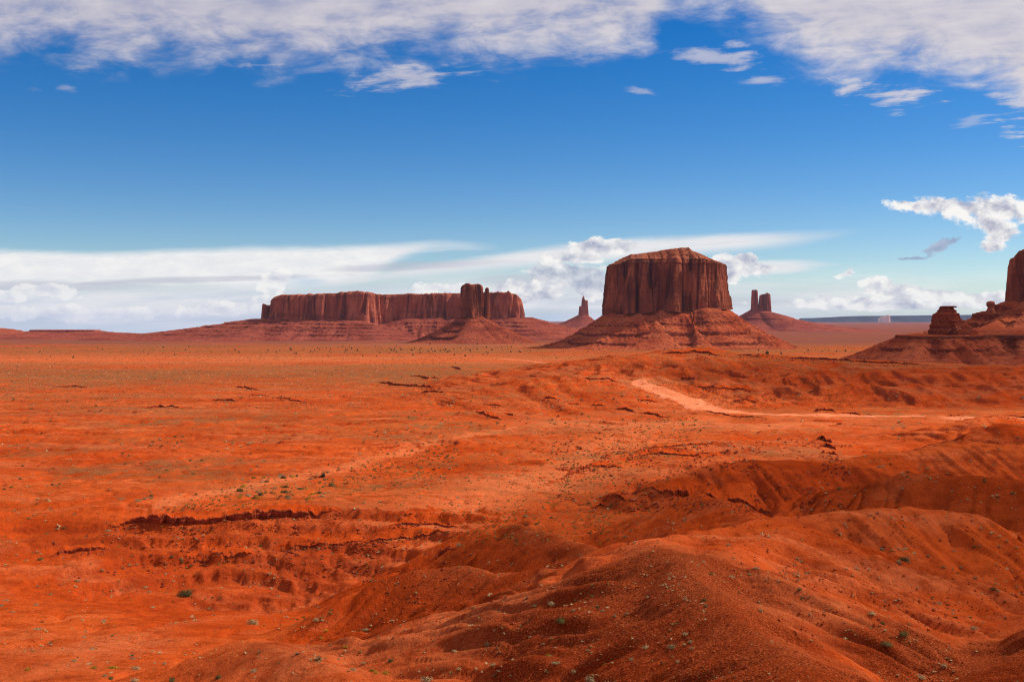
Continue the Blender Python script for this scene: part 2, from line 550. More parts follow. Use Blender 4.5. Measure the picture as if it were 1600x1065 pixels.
M_TALUS = talus_material('orange_red_talus', (0.40, 0.070, 0.025), (0.15, 0.028, 0.014), (0.50, 0.115, 0.046))
M_BEDS = talus_material('stacked_red_beds', (0.30, 0.052, 0.020), (0.10, 0.020, 0.011), (0.40, 0.085, 0.035), 0.45, 0.3)
M_TALUS3 = talus_material('dark_red_talus', (0.27, 0.050, 0.022), (0.10, 0.022, 0.013), (0.36, 0.080, 0.038), 0.10, 0.11)
M_TALUS2 = talus_material('dusky_red_talus', (0.25, 0.050, 0.030), (0.12, 0.026, 0.018), (0.33, 0.078, 0.045), 0.075, 0.07)
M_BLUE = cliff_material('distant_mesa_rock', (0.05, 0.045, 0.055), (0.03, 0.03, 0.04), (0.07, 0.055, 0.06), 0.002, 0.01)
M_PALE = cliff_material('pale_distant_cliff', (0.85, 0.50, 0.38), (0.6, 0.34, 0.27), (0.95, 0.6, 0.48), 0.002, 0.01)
M_SAGE = leaf_material('grey_green_leaves', (0.30, 0.20, 0.085), (0.46, 0.32, 0.16))
M_OLIVE = leaf_material('dark_olive_leaves', (0.085, 0.070, 0.020), (0.16, 0.125, 0.040))
M_YELLOW = leaf_material('yellow_flower_heads', (0.42, 0.24, 0.015), (0.26, 0.19, 0.02))
M_STRAW = leaf_material('dry_straw', (0.42, 0.27, 0.12), (0.30, 0.20, 0.085))
M_JUNI = leaf_material('dark_juniper_foliage', (0.030, 0.036, 0.018), (0.070, 0.070, 0.032))
M_STEM = simple_rock('dry_twig_bark', (0.14, 0.085, 0.05), (0.07, 0.042, 0.028), 6.0)

# ------------------------------------------------------------------ terrain
zLp = [(5, 66), (30, 61), (60, 53), (100, 43), (150, 30.5), (190, 24.5), (240, 17.5), (275, 14.5), (300, 15.5), (318, 20), (328, 23.3), (345, 23.4), (400, 20.8), (500, 16.5), (650, 12), (820, 8), (1100, 3.5), (1350, 1.3), (1800, 0), (70000, 0)]
zRp = [(5, 66), (30, 61), (60, 53), (100, 45), (150, 36), (200, 31.5), (260, 27), (330, 24), (430, 20), (560, 15), (650, 11.5), (900, 3), (1200, 1), (1800, 0), (70000, 0)]


def prof(tab, y):
    ly = np.log(np.array([p[0] for p in tab])); zz = np.array([p[1] for p in tab])
    q = np.log(np.clip(y, 5, 70000))
    # smooth the piecewise profile a little
    return (np.interp(q - 0.05, ly, zz) + 2 * np.interp(q, ly, zz) + np.interp(q + 0.05, ly, zz)) / 4


# ridges: points (px, py, y), slope, crest rounding, gully depth, gully spacing
RIDGES = [
    ([(1420, 1180, 45), (1290, 1065, 70), (1190, 1000, 90), (1130, 940, 105), (1060, 872, 130), (1022, 838, 152)], 0.56, 2.2, 0.24, 6.5),
    ([(1075, 880, 126), (1150, 855, 146), (1230, 822, 168)], 0.34, 4.0, 0.30, 6.0),
    ([(1022, 838, 152), (1150, 816, 170), (1250, 802, 182), (1420, 794, 190), (1520, 803, 190), (1600, 835, 185), (1750, 870, 180)], 0.50, 3.5, 0.30, 7.0),
    ([(1990, 900, 118), (1850, 985, 105), (1760, 1100, 80)], 0.42, 4.0, 0.14, 9.0),
    ([(1000, 845, 158), (930, 857, 190), (870, 838, 212), (823, 822, 230), (783, 814, 240), (735, 830, 252)], 0.52, 1.6, 0.20, 8.0),
    ([(900, 880, 160), (800, 893, 175), (740, 885, 185), (656, 883, 190), (606, 902, 190)], 0.54, 1.4, 0.20, 7.0),
    ([(870, 945, 132), (773, 966, 140), (666, 967, 150), (600, 995, 150)], 0.50, 1.2, 0.20, 6.0),
    ([(580, 1080, 108), (490, 1025, 130), (390, 1003, 148), (310, 1035, 150)], 0.40, 2.5, 0.14, 8.0),
    ([(1010, 768, 325), (1050, 747, 330), (1110, 728, 335), (1176, 717, 340), (1306, 719, 345), (1392, 707, 352), (1513, 688, 370), (1600, 700, 370), (1750, 700, 370)], 0.46, 4.0, 0.20, 14.0),
    ([(1290, 778, 292), (1320, 762, 286), (1419, 739, 270), (1500, 742, 262), (1600, 749, 258), (1850, 755, 255)], 0.44, 4.0, 0.18, 12.0),
    ([(1430, 712, 430), (1480, 695, 438), (1566, 661, 450), (1650, 668, 450), (1900, 660, 450)], 0.42, 5.0, 0.18, 16.0),
    ([(1530, 655, 590), (1556, 649, 600), (1620, 655, 600)], 0.25, 4.0, 0.10, 16.0),
    ([(1060, 795, 262), (1090, 771, 258), (1130, 782, 245), (1180, 805, 220)], 0.48, 2.0, 0.12, 8.0),
    ([(880, 745, 455), (925, 722, 470), (1000, 702, 500), (1100, 692, 520), (1140, 690, 530)], 0.36, 3.0, 0.20, 14.0),
    ([(900, 592, 1080), (930, 577, 1150), (975, 561, 1250), (1030, 549, 1350), (1099, 543, 1385), (1166, 552, 1380), (1216, 554, 1380), (1350, 562, 1330), (1460, 567, 1300), (1600, 572, 1260), (1850, 575, 1240)], 0.125, 6.0, 0.085, 60.0),
    ([(1050, 585, 1130), (960, 588, 1100), (900, 590, 1075), (830, 596, 1070), (770, 603, 1060), (730, 611, 1050)], 0.11, 6.0, 0.075, 45.0),
    ([(1120, 600, 1120), (1250, 588, 1150), (1400, 590, 1140), (1600, 588, 1140), (1800, 590, 1140)], 0.24, 5.0, 0.13, 45.0),
    ([(1230, 622, 1010), (1350, 610, 1030), (1480, 613, 1025), (1640, 610, 1020), (1850, 610, 1020)], 0.24, 5.0, 0.13, 38.0),
    ([(690, 652, 860), (740, 643, 865), (775, 640, 868), (810, 648, 865)], 0.16, 3.0, 0.16, 16.0),
    ([(690, 695, 575), (720, 686, 580), (760, 690, 575)], 0.16, 4.0, 0.1, 16.0),
    ([(-100, 612, 1110), (20, 614, 1105), (60, 625, 1080)], 0.08, 5.0, 0.1, 25.0),
    ([(60, 862, 305), (0, 800, 345), (-120, 790, 350)], 0.18, 6.0, 0.1, 16.0),
    ([(-250, 515, 5000), (0, 513, 5000), (20, 519, 5000), (50, 517, 5100), (150, 517, 5100), (190, 524, 5200), (290, 530, 5300)], 0.16, 30.0, 0.15, 160.0),
]


def ridge_eval(x, y, R):
    pts, slope, wv, gA, gW = R
    P = np.array([W(*p) for p in pts])
    best = np.full(x.shape, -1e9); bd = np.zeros(x.shape)
    for i in range(len(P) - 1):
        a, b = P[i], P[i + 1]
        ex, ey = b[0] - a[0], b[1] - a[1]
        l2 = ex * ex + ey * ey
        t = np.clip(((x - a[0]) * ex + (y - a[1]) * ey) / l2, 0, 1)
        d = np.hypot(x - a[0] - t * ex, y - a[1] - t * ey)
        val = a[2] + t * (b[2] - a[2]) - slope * (np.sqrt(d * d + wv * wv) - wv)
        k = val > best
        best = np.where(k, val, best)
        bd = np.where(k, d, bd)
    dr = P[-1, :2] - P[0, :2]; dr /= np.hypot(*dr)
    s = x * dr[0] + y * dr[1]; c = -x * dr[1] + y * dr[0]
    wp = 0.45 * fbm(s / (gW * 2.5), c / (gW * 2.5), 3, 91)
    g = np.abs(perlin(s / gW + wp, c / (gW * 6), 31)) * 1.5
    g2 = np.abs(perlin(s / (gW * 0.4) + 2 * wp + 7.7, c / (gW * 3), 33)) * 1.5
    depth = gA * gW * np.clip(1.2 * bd / gW, 0, 1.3) * (0.50 - 0.9 * np.minimum(g, 0.8) + 0.40 * (0.35 - np.minimum(g2, 0.8)))
    if slope > 0.3:
        rill = np.abs(perlin(s / (gW * 0.45) + 1.5 * wp + 3.1, c / (gW * 4.5), 35)) * 1.5
        depth = depth + 0.085 * gW * np.exp(-rill / 0.16) * np.clip(bd / gW, 0, 1) * sstep(-0.25, 0.2, fbm(s / (gW * 2), c / (gW * 3), 2, 36))
    return best - depth + 0.05 * gW * fbm(s / (gW * 1.4), c / (gW * 1.4), 2, 41)


def polyline_dist(x, y, pts):
    d = np.full(x.shape, 1e9)
    for a, b in zip(pts[:-1], pts[1:]):
        ex, ey = b[0] - a[0], b[1] - a[1]
        t = np.clip(((x - a[0]) * ex + (y - a[1]) * ey) / (ex * ex + ey * ey), 0, 1)
        d = np.minimum(d, np.hypot(x - a[0] - t * ex, y - a[1] - t * ey))
    return d


def H(x, y):
    x = np.asarray(x, float); y = np.asarray(y, float)
    x, y = np.broadcast_arrays(x, y)
    shp = x.shape
    x = x.ravel(); y = y.ravel()
    yy = np.maximum(y, 12)
    u = x / yy
    w = sstep(-0.13, 0.04, u)
    z = prof(zLp, y) * (1 - w) + prof(zRp, y) * w
    # basin under the left scarp
    bx = (x + 66) / 50; by = (y - 285) / 30
    bas = np.exp(-(bx * bx + by * by))
    z = z - 10.5 * bas
    z = z - 4.5 * np.exp(-(((x - 45) / 48) ** 2 + ((y - 418) / 38) ** 2))
    rb = np.exp(-(((x + 60) / 62) ** 2 + ((y - 302) / 34) ** 2))
    z = z + rb * (1.6 * ridged(x / 9, y / 7, 3, 15) - 0.8)
    ly = np.log(np.maximum(y, 10))
    amp = np.interp(ly, np.log([10, 60, 200, 330, 450, 700, 1100, 1600, 3000, 6000]), [0.3, 0.5, 1.0, 1.5, 2.6, 3.6, 2.6, 1.0, 0.6, 1.0])
    wl = np.interp(ly, np.log([10, 200, 600, 1500, 6000]), [1, 1, 1, 1, 1])
    z = z + amp * (0.9 * ridged(x / 110, y / 70, 4, 11) - 0.25 + 0.5 * fbm(x / 34, y / 26, 3, 12))
    # bench north of the road
    # far left the plain falls away behind its own rim
    z = z - 0.026 * np.maximum(0, y - 5600) * (1 - sstep(-0.10, 0.0, u))
    rdw = np.array([W(*p)[:2] for p in ((1750, 660, 780), (1340, 649, 860), (1180, 647, 880), (1092, 634, 925), (1062, 622, 975), (1030, 611, 1020), (1000, 602, 1060))])
    k = (1 - np.exp(-(polyline_dist(x, y, rdw) / 45) ** 2)) * sstep(-0.05, 0.10, u) * sstep(930, 1040, y) * (1 - sstep(1150, 1300, y))
    for R in RIDGES:
        Y = [p[2] for p in R[0]]
        P = np.array([W(*p) for p in R[0]])
        rch = (P[:, 2].max() - 0) / R[1] * 0.9 + 20 if R[1] < 0.3 else 75
        rch = min(rch, 420) if P[0, 1] < 3000 else 900
        s = (y > P[:, 1].min() - rch) & (y < P[:, 1].max() + rch) & (x > P[:, 0].min() - rch) & (x < P[:, 0].max() + rch)
        if not s.any():
            continue
        v = ridge_eval(x[s], y[s], R)
        kk = 1.6 if R[1] > 0.3 else 2.5
        zb = z[s]
        h = np.clip(0.5 + 0.5 * (v - zb) / kk, 0, 1)
        z[s] = zb + (v - zb) * h + kk * h * (1 - h)
    z = z + k * (7.5 * ridged(x / 62, y / 150, 3, 13) + 5.0 * ridged(x / 34 + 0.3 * y / 140, y / 95, 2, 14) - 2.0)
    # flat-lying beds: the slopes break into steps where harder layers crop out
    pert = 0.9 * fbm(x / 120, y / 120, 2, 24) + 0.55 * fbm(x / 45, y / 45, 3, 16) + 0.10 * fbm(x / 6, y / 6, 2, 18)

    def terrace(zz, step, wdt):
        h = zz / step + pert
        fl = np.floor(h); fr = h - fl
        return (fl + sstep(0.5 - wdt, 0.5 + wdt, fr) - pert) * step
    patch = sstep(-0.05, 0.25, fbm(x / 130, y / 90, 3, 17))
    mA = 1.5 * np.exp(-(((x + 58) / 82) ** 2 + ((y - 312) / 44) ** 2))
    mA = np.maximum(mA, 1.2 * np.exp(-(((x - 62) / 62) ** 2 + ((y - 470) / 85) ** 2)))
    mA = np.maximum(mA, 0.6 * sstep(-0.06, 0.03, u) * sstep(0.0, 0.3, fbm(x / 160, y / 110, 3, 23)) * sstep(880, 980, y) * (1 - sstep(1380, 1460, y)))
    mA = np.clip(mA, 0, 0.8) * (0.25 + 0.65 * sstep(-0.35, 0.1, fbm(x / 70, y / 50, 3, 19)))
    zA = terrace(z, 3.4, 0.17)
    mB = 0.8 * patch * sstep(330, 420, y) * (1 - sstep(1250, 1600, y))
    zB = terrace(z, 1.9, 0.12)
    zz_ = z + mB * (zB - z)
    z = zz_ + mA * (zA - zz_)
    # drainage lines (small sharp gullies)
    gl = np.abs(perlin(x / 26 + 0.4 * fbm(x / 15, y / 15, 2, 51), y / 40, 52))
    gfade = sstep(60, 140, y) * (1 - sstep(500, 1100, y))
    z = z - gfade * 0.7 * np.exp(-(gl / 0.13) ** 2)
    nf = np.interp(ly, np.log([10, 80, 300, 1500, 5000]), [0.10, 0.20, 0.55, 1.0, 0.8])
    z = z + nf * (0.7 * fbm(x / 5.5, y / 5.5, 4, 61, 0.62) + 0.5 * fbm(x / 17, y / 14, 3, 62))
    near = 1 - sstep(220, 420, y)
    z = z + near * 0.10 * fbm(x / 1.3, y / 1.3, 3, 63, 0.65)
    return z.reshape(shp)


ROWS = np.concatenate([np.linspace(-30, 58, 60)[:-1], np.exp(np.linspace(math.log(58), math.log(1650), 1050)), np.exp(np.linspace(math.log(1650), math.log(65000), 190))[1:]])
_core = np.linspace(-0.52, 0.52, 940)
_wing = 0.52 + np.cumsum(np.linspace(0.002, 0.05, 40))
US = np.concatenate([-_wing[::-1], _core, _wing])
GX = US[None, :] * (ROWS + 34.0)[:, None]
GY = np.broadcast_to(ROWS[:, None], GX.shape)
GZ = H(GX, GY)


def ground_height(x, y):
    """height of the finished ground sheet"""
    x = np.atleast_1d(np.asarray(x, float)); y = np.atleast_1d(np.asarray(y, float))
    r = np.clip(np.interp(y, ROWS, np.arange(len(ROWS))), 0, len(ROWS) - 1.001)
    c = np.clip(np.interp(x / (np.maximum(y, -29) + 34.0), US, np.arange(len(US))), 0, len(US) - 1.001)
    i = r.astype(int); j = c.astype(int); a = r - i; b = c - j
    return (GZ[i, j] * (1 - b) + GZ[i, j + 1] * b) * (1 - a) + (GZ[i + 1, j] * (1 - b) + GZ[i + 1, j + 1] * b) * a


def hit(px, py, y0=40.0, y1=6500.0):
    """where the sight line through photo places (arrays) meets the ground"""
    px = np.atleast_1d(np.asarray(px, float)); py = np.atleast_1d(np.asarray(py, float))
    n = len(px)
    ys = np.exp(np.linspace(math.log(y0), math.log(y1), 700))
    out = np.full(n, np.nan)
    B = 200
    for s in range(0, n, B):
        a = px[s:s + B, None]; b = py[s:s + B, None]
        X = (a - 800) / F * ys[None, :]
        Yg = np.broadcast_to(ys[None, :], X.shape)
        Z = CZ - (b - HZ) / F * ys[None, :]
        G = ground_height(X, Yg)
        under = Z < G
        idx = under.argmax(1)
        ok = under.any(1) & (idx > 0)
        for i in np.where(ok)[0]:
            j = idx[i]
            d0 = Z[i, j - 1] - G[i, j - 1]; d1 = G[i, j] - Z[i, j]
            t = d0 / (d0 + d1)
            out[s + i] = ys[j - 1] + t * (ys[j] - ys[j - 1])
    X = (px - 800) / F * out
    Z = ground_height(np.nan_to_num(X), np.nan_to_num(out, nan=100.0))
    return X, out, Z


ROAD_PTS = [(1700, 659), (1600, 656.5), (1520, 652), (1440, 650), (1340, 649), (1240, 649), (1180, 647), (1130, 643), (1092, 634), (1062, 622), (1030, 611), (1002, 602), (992, 596), (1004, 592)]


def build_ground():
    rows, us, Xg, Yg, Z = ROWS, US, GX, GY, GZ
    x = Xg.ravel(); y = np.array(Yg).ravel(); z = Z.ravel()
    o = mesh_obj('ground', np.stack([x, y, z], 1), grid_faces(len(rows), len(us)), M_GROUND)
    # cover: pale sand, scrub, far brown plain with shade of clouds painted in, bare rock
    ly = np.log(np.maximum(y, 10))
    u = x / np.maximum(y, 12)
    zx = np.gradient(Z, axis=1) / np.maximum(np.gradient(Xg, axis=1), 1e-3)
    zy = np.gradient(Z, axis=0) / np.maximum(np.gradient(Yg, axis=0), 1e-3)
    slope = np.hypot(zx, zy).ravel()
    sand = np.zeros_like(x)
    wash = [W(330, 775, 1)[0:2]]
    for pts, wd, st in ((([(250, 790), (380, 762), (450, 748), (560, 722), (640, 702), (720, 683), (800, 668)]), 7.0, 0.85),
                        (([(640, 830), (700, 800), (800, 760), (900, 720), (960, 690), (1020, 668), (1100, 655)]), 20.0, 0.75),
                        (([(900, 660), (1050, 668), (1200, 668), (1300, 665)]), 50.0, 0.8),
                        (([(0, 1065), (90, 1045), (180, 1010), (260, 975), (400, 960), (480, 940)]), 4.0, 0.30),
                        (([(1395, 700), (1330, 690), (1260, 700), (1200, 705)]), 14.0, 0.3)):
        X, Yv, _ = hit([p[0] for p in pts], [p[1] for p in pts])
        q = [(a, b) for a, b in zip(X, Yv) if b == b]
        d = polyline_dist(x, y, q)
        sand = np.maximum(sand, st * np.exp(-(d / wd) ** 2))
    X, Yv, _ = hit([p[0] for p in ROAD_PTS], [p[1] for p in ROAD_PTS], y0=500)
    rd = polyline_dist(x, y, [(a, b) for a, b in zip(X, Yv) if b == b])
    sand = np.maximum(sand, 0.9 * np.exp(-(rd / 34) ** 2) * (0.75 + 0.8 * fbm(x / 30, y / 30, 3, 76)))
    n = fbm(x / 420, y / 160, 4, 71)
    n2 = fbm(x / 90, y / 60, 4, 72)
    left = 1 - sstep(-0.05, 0.1, u)
    band = np.exp(-((y - 2250) / 260) ** 2) * (0.35 + 0.65 * left)
    sand = np.maximum(sand, np.clip(band * (0.55 + 0.9 * n), 0, 0.8))
    sand = np.maximum(sand, np.exp(-((y - 3500) / 220) ** 2) * 0.5 * sstep(-0.2, -0.08, u) * (1 - sstep(-0.05, 0.12, u)))
    sand = np.maximum(sand, 0.35 * sstep(0.12, 0.4, fbm(x / 60, y / 22, 4, 74)) * sstep(300, 500, y) * (1 - sstep(1500, 2200, y)) * (slope < 0.2))
    sand *= (1 - sstep(0.15, 0.35, slope))
    for pts in ([(690, 884, 187), (740, 885, 185), (795, 893, 176)], [(823, 822, 230), (870, 838, 212), (930, 857, 190)], [(680, 967, 150), (773, 966, 140)], [(1000, 842, 152), (1060, 866, 132), (1100, 905, 118), (1170, 985, 93)]):
        d = polyline_dist(x, y, [W(*p)[:2] for p in pts])
        sand = np.maximum(sand, 0.5 * np.exp(-(d / 5.0) ** 2) * (0.7 + 0.8 * fbm(x / 5, y / 5, 3, 77)))  # pale crust, with the sunlit crest tops painted in
    sand = np.clip(sand, 0, 1)
    scr = np.interp(ly, np.log([60, 300, 500, 900, 1300, 1600, 1900, 2150, 2500, 2800, 3400, 4200, 9000]), [0, 0.06, 0.22, 0.32, 0.6, 0.95, 0.8, 0.35, 0.55, 1.0, 0.8, 0.7, 0.6])
    scr = np.clip(scr * (0.95 + 1.4 * n) + 0.5 * sstep(0.05, 0.35, n2) * sstep(280, 420, y) * (1 - sstep(800, 1100, y)), 0, 1)
    vf = np.exp(-((u - 0.06) / 0.06) ** 2) * np.exp(-((ly - math.log(420)) / 0.35) ** 2)
    scr = np.clip(scr + 0.35 * vf * (0.6 + n2), 0, 1) * (1 - sstep(0.12, 0.28, slope))
    far = sstep(3000, 4200, y) * (0.75 + 0.4 * n)
    far = np.clip(far, 0, 1)
    rock = sstep(0.42, 0.75, slope) * sstep(250, 420, y)
    bx = (x + 62) / 60; by = (y - 300) / 26
    rock = np.maximum(rock, 0.55 * np.exp(-(bx * bx + by * by) ** 2) * sstep(0.1, 0.25, slope))
    ca = o.data.color_attributes.new('cover', 'FLOAT_COLOR', 'POINT')
    ca.data.foreach_set('color', np.stack([sand, scr, far, np.clip(rock, 0, 1)], 1).astype(np.float32).ravel())
    # dark gravel lag, also painted-in shade, on the near spurs and the lower right bank
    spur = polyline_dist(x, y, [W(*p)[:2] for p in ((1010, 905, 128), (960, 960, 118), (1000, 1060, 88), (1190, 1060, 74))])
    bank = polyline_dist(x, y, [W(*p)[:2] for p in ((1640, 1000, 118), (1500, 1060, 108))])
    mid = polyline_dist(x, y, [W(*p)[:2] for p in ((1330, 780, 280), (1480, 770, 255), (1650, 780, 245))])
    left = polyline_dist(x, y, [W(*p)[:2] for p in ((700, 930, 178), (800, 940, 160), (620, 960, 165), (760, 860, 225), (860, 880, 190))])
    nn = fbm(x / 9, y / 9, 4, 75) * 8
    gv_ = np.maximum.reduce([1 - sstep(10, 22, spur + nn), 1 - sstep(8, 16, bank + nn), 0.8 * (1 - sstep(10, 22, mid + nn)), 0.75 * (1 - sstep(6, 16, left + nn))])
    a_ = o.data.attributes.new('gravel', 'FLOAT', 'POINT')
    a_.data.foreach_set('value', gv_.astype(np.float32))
    tag(o, kind='structure')
    return o


build_ground()

# ------------------------------------------------------------------ dirt road


def build_road(pts, widths, name, y0):
    X, Y, Z = hit([p[0] for p in pts], [p[1] for p in pts], y0=y0)
    ok = Y == Y
    P = np.stack([X[ok], Y[ok]], 1); Wd = np.array(widths)[ok]
    seg = np.hypot(*np.diff(P, axis=0).T); s = np.concatenate([[0], np.cumsum(seg)])
    q = np.linspace(0, s[-1], int(s[-1] / 4) + 2)
    C = np.stack([np.interp(q, s, P[:, 0]), np.interp(q, s, P[:, 1])], 1)
    for _ in range(12):
        C[1:-1] = (C[:-2] + 2 * C[1:-1] + C[2:]) / 4
    wv = np.interp(q, s, Wd)
    T = np.gradient(C, axis=0); T /= np.linalg.norm(T, axis=1)[:, None]
    Nn = np.stack([-T[:, 1], T[:, 0]], 1)
    K = 13
    V = []
    for k in range(K):
        f = k / (K - 1) * 2 - 1
        jit = 1 + 0.35 * fbm(q / 18 + (3 if f > 0 else 9), q * 0 + 1.3, 3, 81)
        c = C + Nn * (wv * 0.5 * f * jit)[:, None]
        zz = ground_height(c[:, 0], c[:, 1]) + 0.30 - 0.55 * (abs(f) > 0.99)
        V.append(np.column_stack([c, zz]))
    V = np.stack(V, 1).reshape(-1, 3)
    o = mesh_obj(name, V, grid_faces(len(q), K), M_ROAD)
    tag(o, kind='structure')
    return o


build_road(ROAD_PTS, [18, 19, 20, 20, 18, 18, 19, 24, 36, 38, 28, 20, 14, 8], 'road', 500)
build_road([(930, 574.5), (905, 571), (880, 568.5), (845, 566), (815, 563), (780, 560)], [12, 13, 14, 13, 11, 8], 'road', 1620)

# ------------------------------------------------------------------ buttes


def closed_curve(ctrl, n):
    P = np.array(ctrl, float); m = len(P)
    out = []
    for i in range(m):
        p0, p1, p2, p3 = P[i - 1], P[i], P[(i + 1) % m], P[(i + 2) % m]
        t = np.linspace(0, 1, 40, endpoint=False)[:, None]
        out.append(0.5 * ((2 * p1) + (p2 - p0) * t + (2 * p0 - 5 * p1 + 4 * p2 - p3) * t ** 2 + (3 * p1 - p0 - 3 * p2 + p3) * t ** 3))
    Q = np.concatenate(out)
    Qc = np.concatenate([Q, Q[:1]])
    s = np.concatenate([[0], np.cumsum(np.hypot(*np.diff(Qc, axis=0).T))])
    q = np.linspace(0, s[-1], n, endpoint=False)
    R = np.stack([np.interp(q, s, Qc[:, 0]), np.interp(q, s, Qc[:, 1])], 1)
    T = np.roll(R, -1, 0) - np.roll(R, 1, 0); T /= np.linalg.norm(T, axis=1)[:, None] + 1e-9
    Nn = np.stack([T[:, 1], -T[:, 0]], 1)
    area = 0.5 * np.sum(R[:, 0] * np.roll(R[:, 1], -1) - np.roll(R[:, 0], -1) * R[:, 1])
    if area < 0:
        R = R[::-1].copy(); Nn = -Nn[::-1].copy()
        Nn = Nn * 1.0
        T = np.roll(R, -1, 0) - np.roll(R, 1, 0); T /= np.linalg.norm(T, axis=1)[:, None] + 1e-9
        Nn = np.stack([T[:, 1], -T[:, 0]], 1)
    return R, Nn, q, s[-1]


def cyc(q, L, wl):
    """noise coordinates that close round the loop"""
    r = L / (2 * math.pi) / wl
    a = q / L * 2 * math.pi
    return r * np.cos(a), r * np.sin(a)


def set_steep(o, val):
    a = o.data.attributes.new('steep', 'FLOAT', 'POINT')
    a.data.foreach_set('value', np.asarray(val, np.float32).ravel())


def cliff_part(name, parent, foot, zb, zt, mat, n=600, k=40, taper=6.0, flute=(10, 60, 4, 16, 1.2, 5), layer=(1.2, 9.0), seed=0, topround=0.06, jag=0.0):
    R, Nn, q, L = closed_curve(foot, n)
    zb = zb(R[:, 0], R[:, 1]) if callable(zb) else np.full(n, zb)
    zt = zt(R[:, 0], R[:, 1]) if callable(zt) else np.full(n, zt)
    if jag:
        a, b = cyc(q, L, jag * 4)
        zt = zt + jag * np.round(3 * fbm(a, b, 3, seed + 9)) / 2
    rings = []
    for i in range(k):
        t = i / (k - 1)
        z = zb + t * (zt - zb)
        off = taper * (1 - t) ** 1.3
        A1, w1, A2, w2, A3, w3 = flute
        a, b = cyc(q, L, w1)
        off = off + A1 * fbm(a + 0.15 * t, b - 0.1 * t, 3, seed)
        a, b = cyc(q, L, w2)
        c = np.abs(perlin(a + 0.25 * t, b + 0.15 * t, seed + 3)) * 2 - 0.6
        off = off + A2 * c * (1.1 - 0.35 * t)
        a, b = cyc(q, L, w3)
        off = off + A3 * fbm(a + z / (w3 * 5), b - z / (w3 * 6), 3, seed + 5)
        if A2 > 6:
            a, b = cyc(q, L, w2 * 0.9)
            cr = perlin(a + 0.12 * t, b + 3.3, seed + 11)
            off = off - 0.55 * A2 * np.exp(-(cr / 0.07) ** 2) * sstep(0.0, 0.25, perlin(a * 2.1, b * 2.1 + 1.5 * t, seed + 12) + 0.45)
        lv = fbm(z / layer[1], a * 0 + 2.2 + q / 400, 3, seed + 7)
        off = off + layer[0] * lv * (0.6 + 1.6 * (t > 0.86))
        off = off - sstep(1 - topround, 1.0, t) * (zt - zb).mean() * topround * 0.5
        rings.append(np.column_stack([R + Nn * off[:, None], z]))
    V = np.concatenate(rings)
    o = mesh_obj(name, V, grid_faces(k, n, True), mat, parent)
    return o, rings


def cap_part(name, parent, rim, spine, hfun, mat, k=26, seed=0, lift=0.0):
    """closes the top: from the rim ring inwards to a spine line (x0,y0)-(x1,y1); hfun(x, y, t) gives the added height"""
    n = len(rim)
    (ax, ay), (bx, by) = spine
    ex, ey = bx - ax, by - ay
    t = np.clip(((rim[:, 0] - ax) * ex + (rim[:, 1] - ay) * ey) / (ex * ex + ey * ey + 1e-9), 0, 1)
    S = np.stack([ax + t * ex, ay + t * ey], 1)
    rings = []
    zm = rim[:, 2].mean()
    for i in range(k):
        f = i / (k - 1)
        xy = rim[:, :2] + (S - rim[:, :2]) * f
        g = sstep(0, 1, f)
        z = rim[:, 2] * (1 - g) + zm * g + hfun(xy[:, 0], xy[:, 1], f) + lift
        if 0 < f < 1:
            d = np.maximum(np.linalg.norm(rim[:, :2] - S, axis=1), 1)
            j = 0.035 * d * fbm(xy[:, 0] / 22, xy[:, 1] / 22, 3, seed + 2)
            dirv = (rim[:, :2] - S) / d[:, None]
            xy = xy + dirv * j[:, None]
        rings.append(np.column_stack([xy, z]))
    V = np.concatenate(rings)
    o = mesh_obj(name, V, grid_faces(k, n, True), mat, parent)
    zx = np.abs(np.gradient(V.reshape(k, n, 3)[:, :, 2], axis=0))
    xy = V.reshape(k, n, 3)[:, :, :2]
    dd = np.linalg.norm(np.gradient(xy, axis=0), axis=2)
    set_steep(o, np.clip(zx / np.maximum(dd, 0.3) - 0.9, 0, 1))
    return o


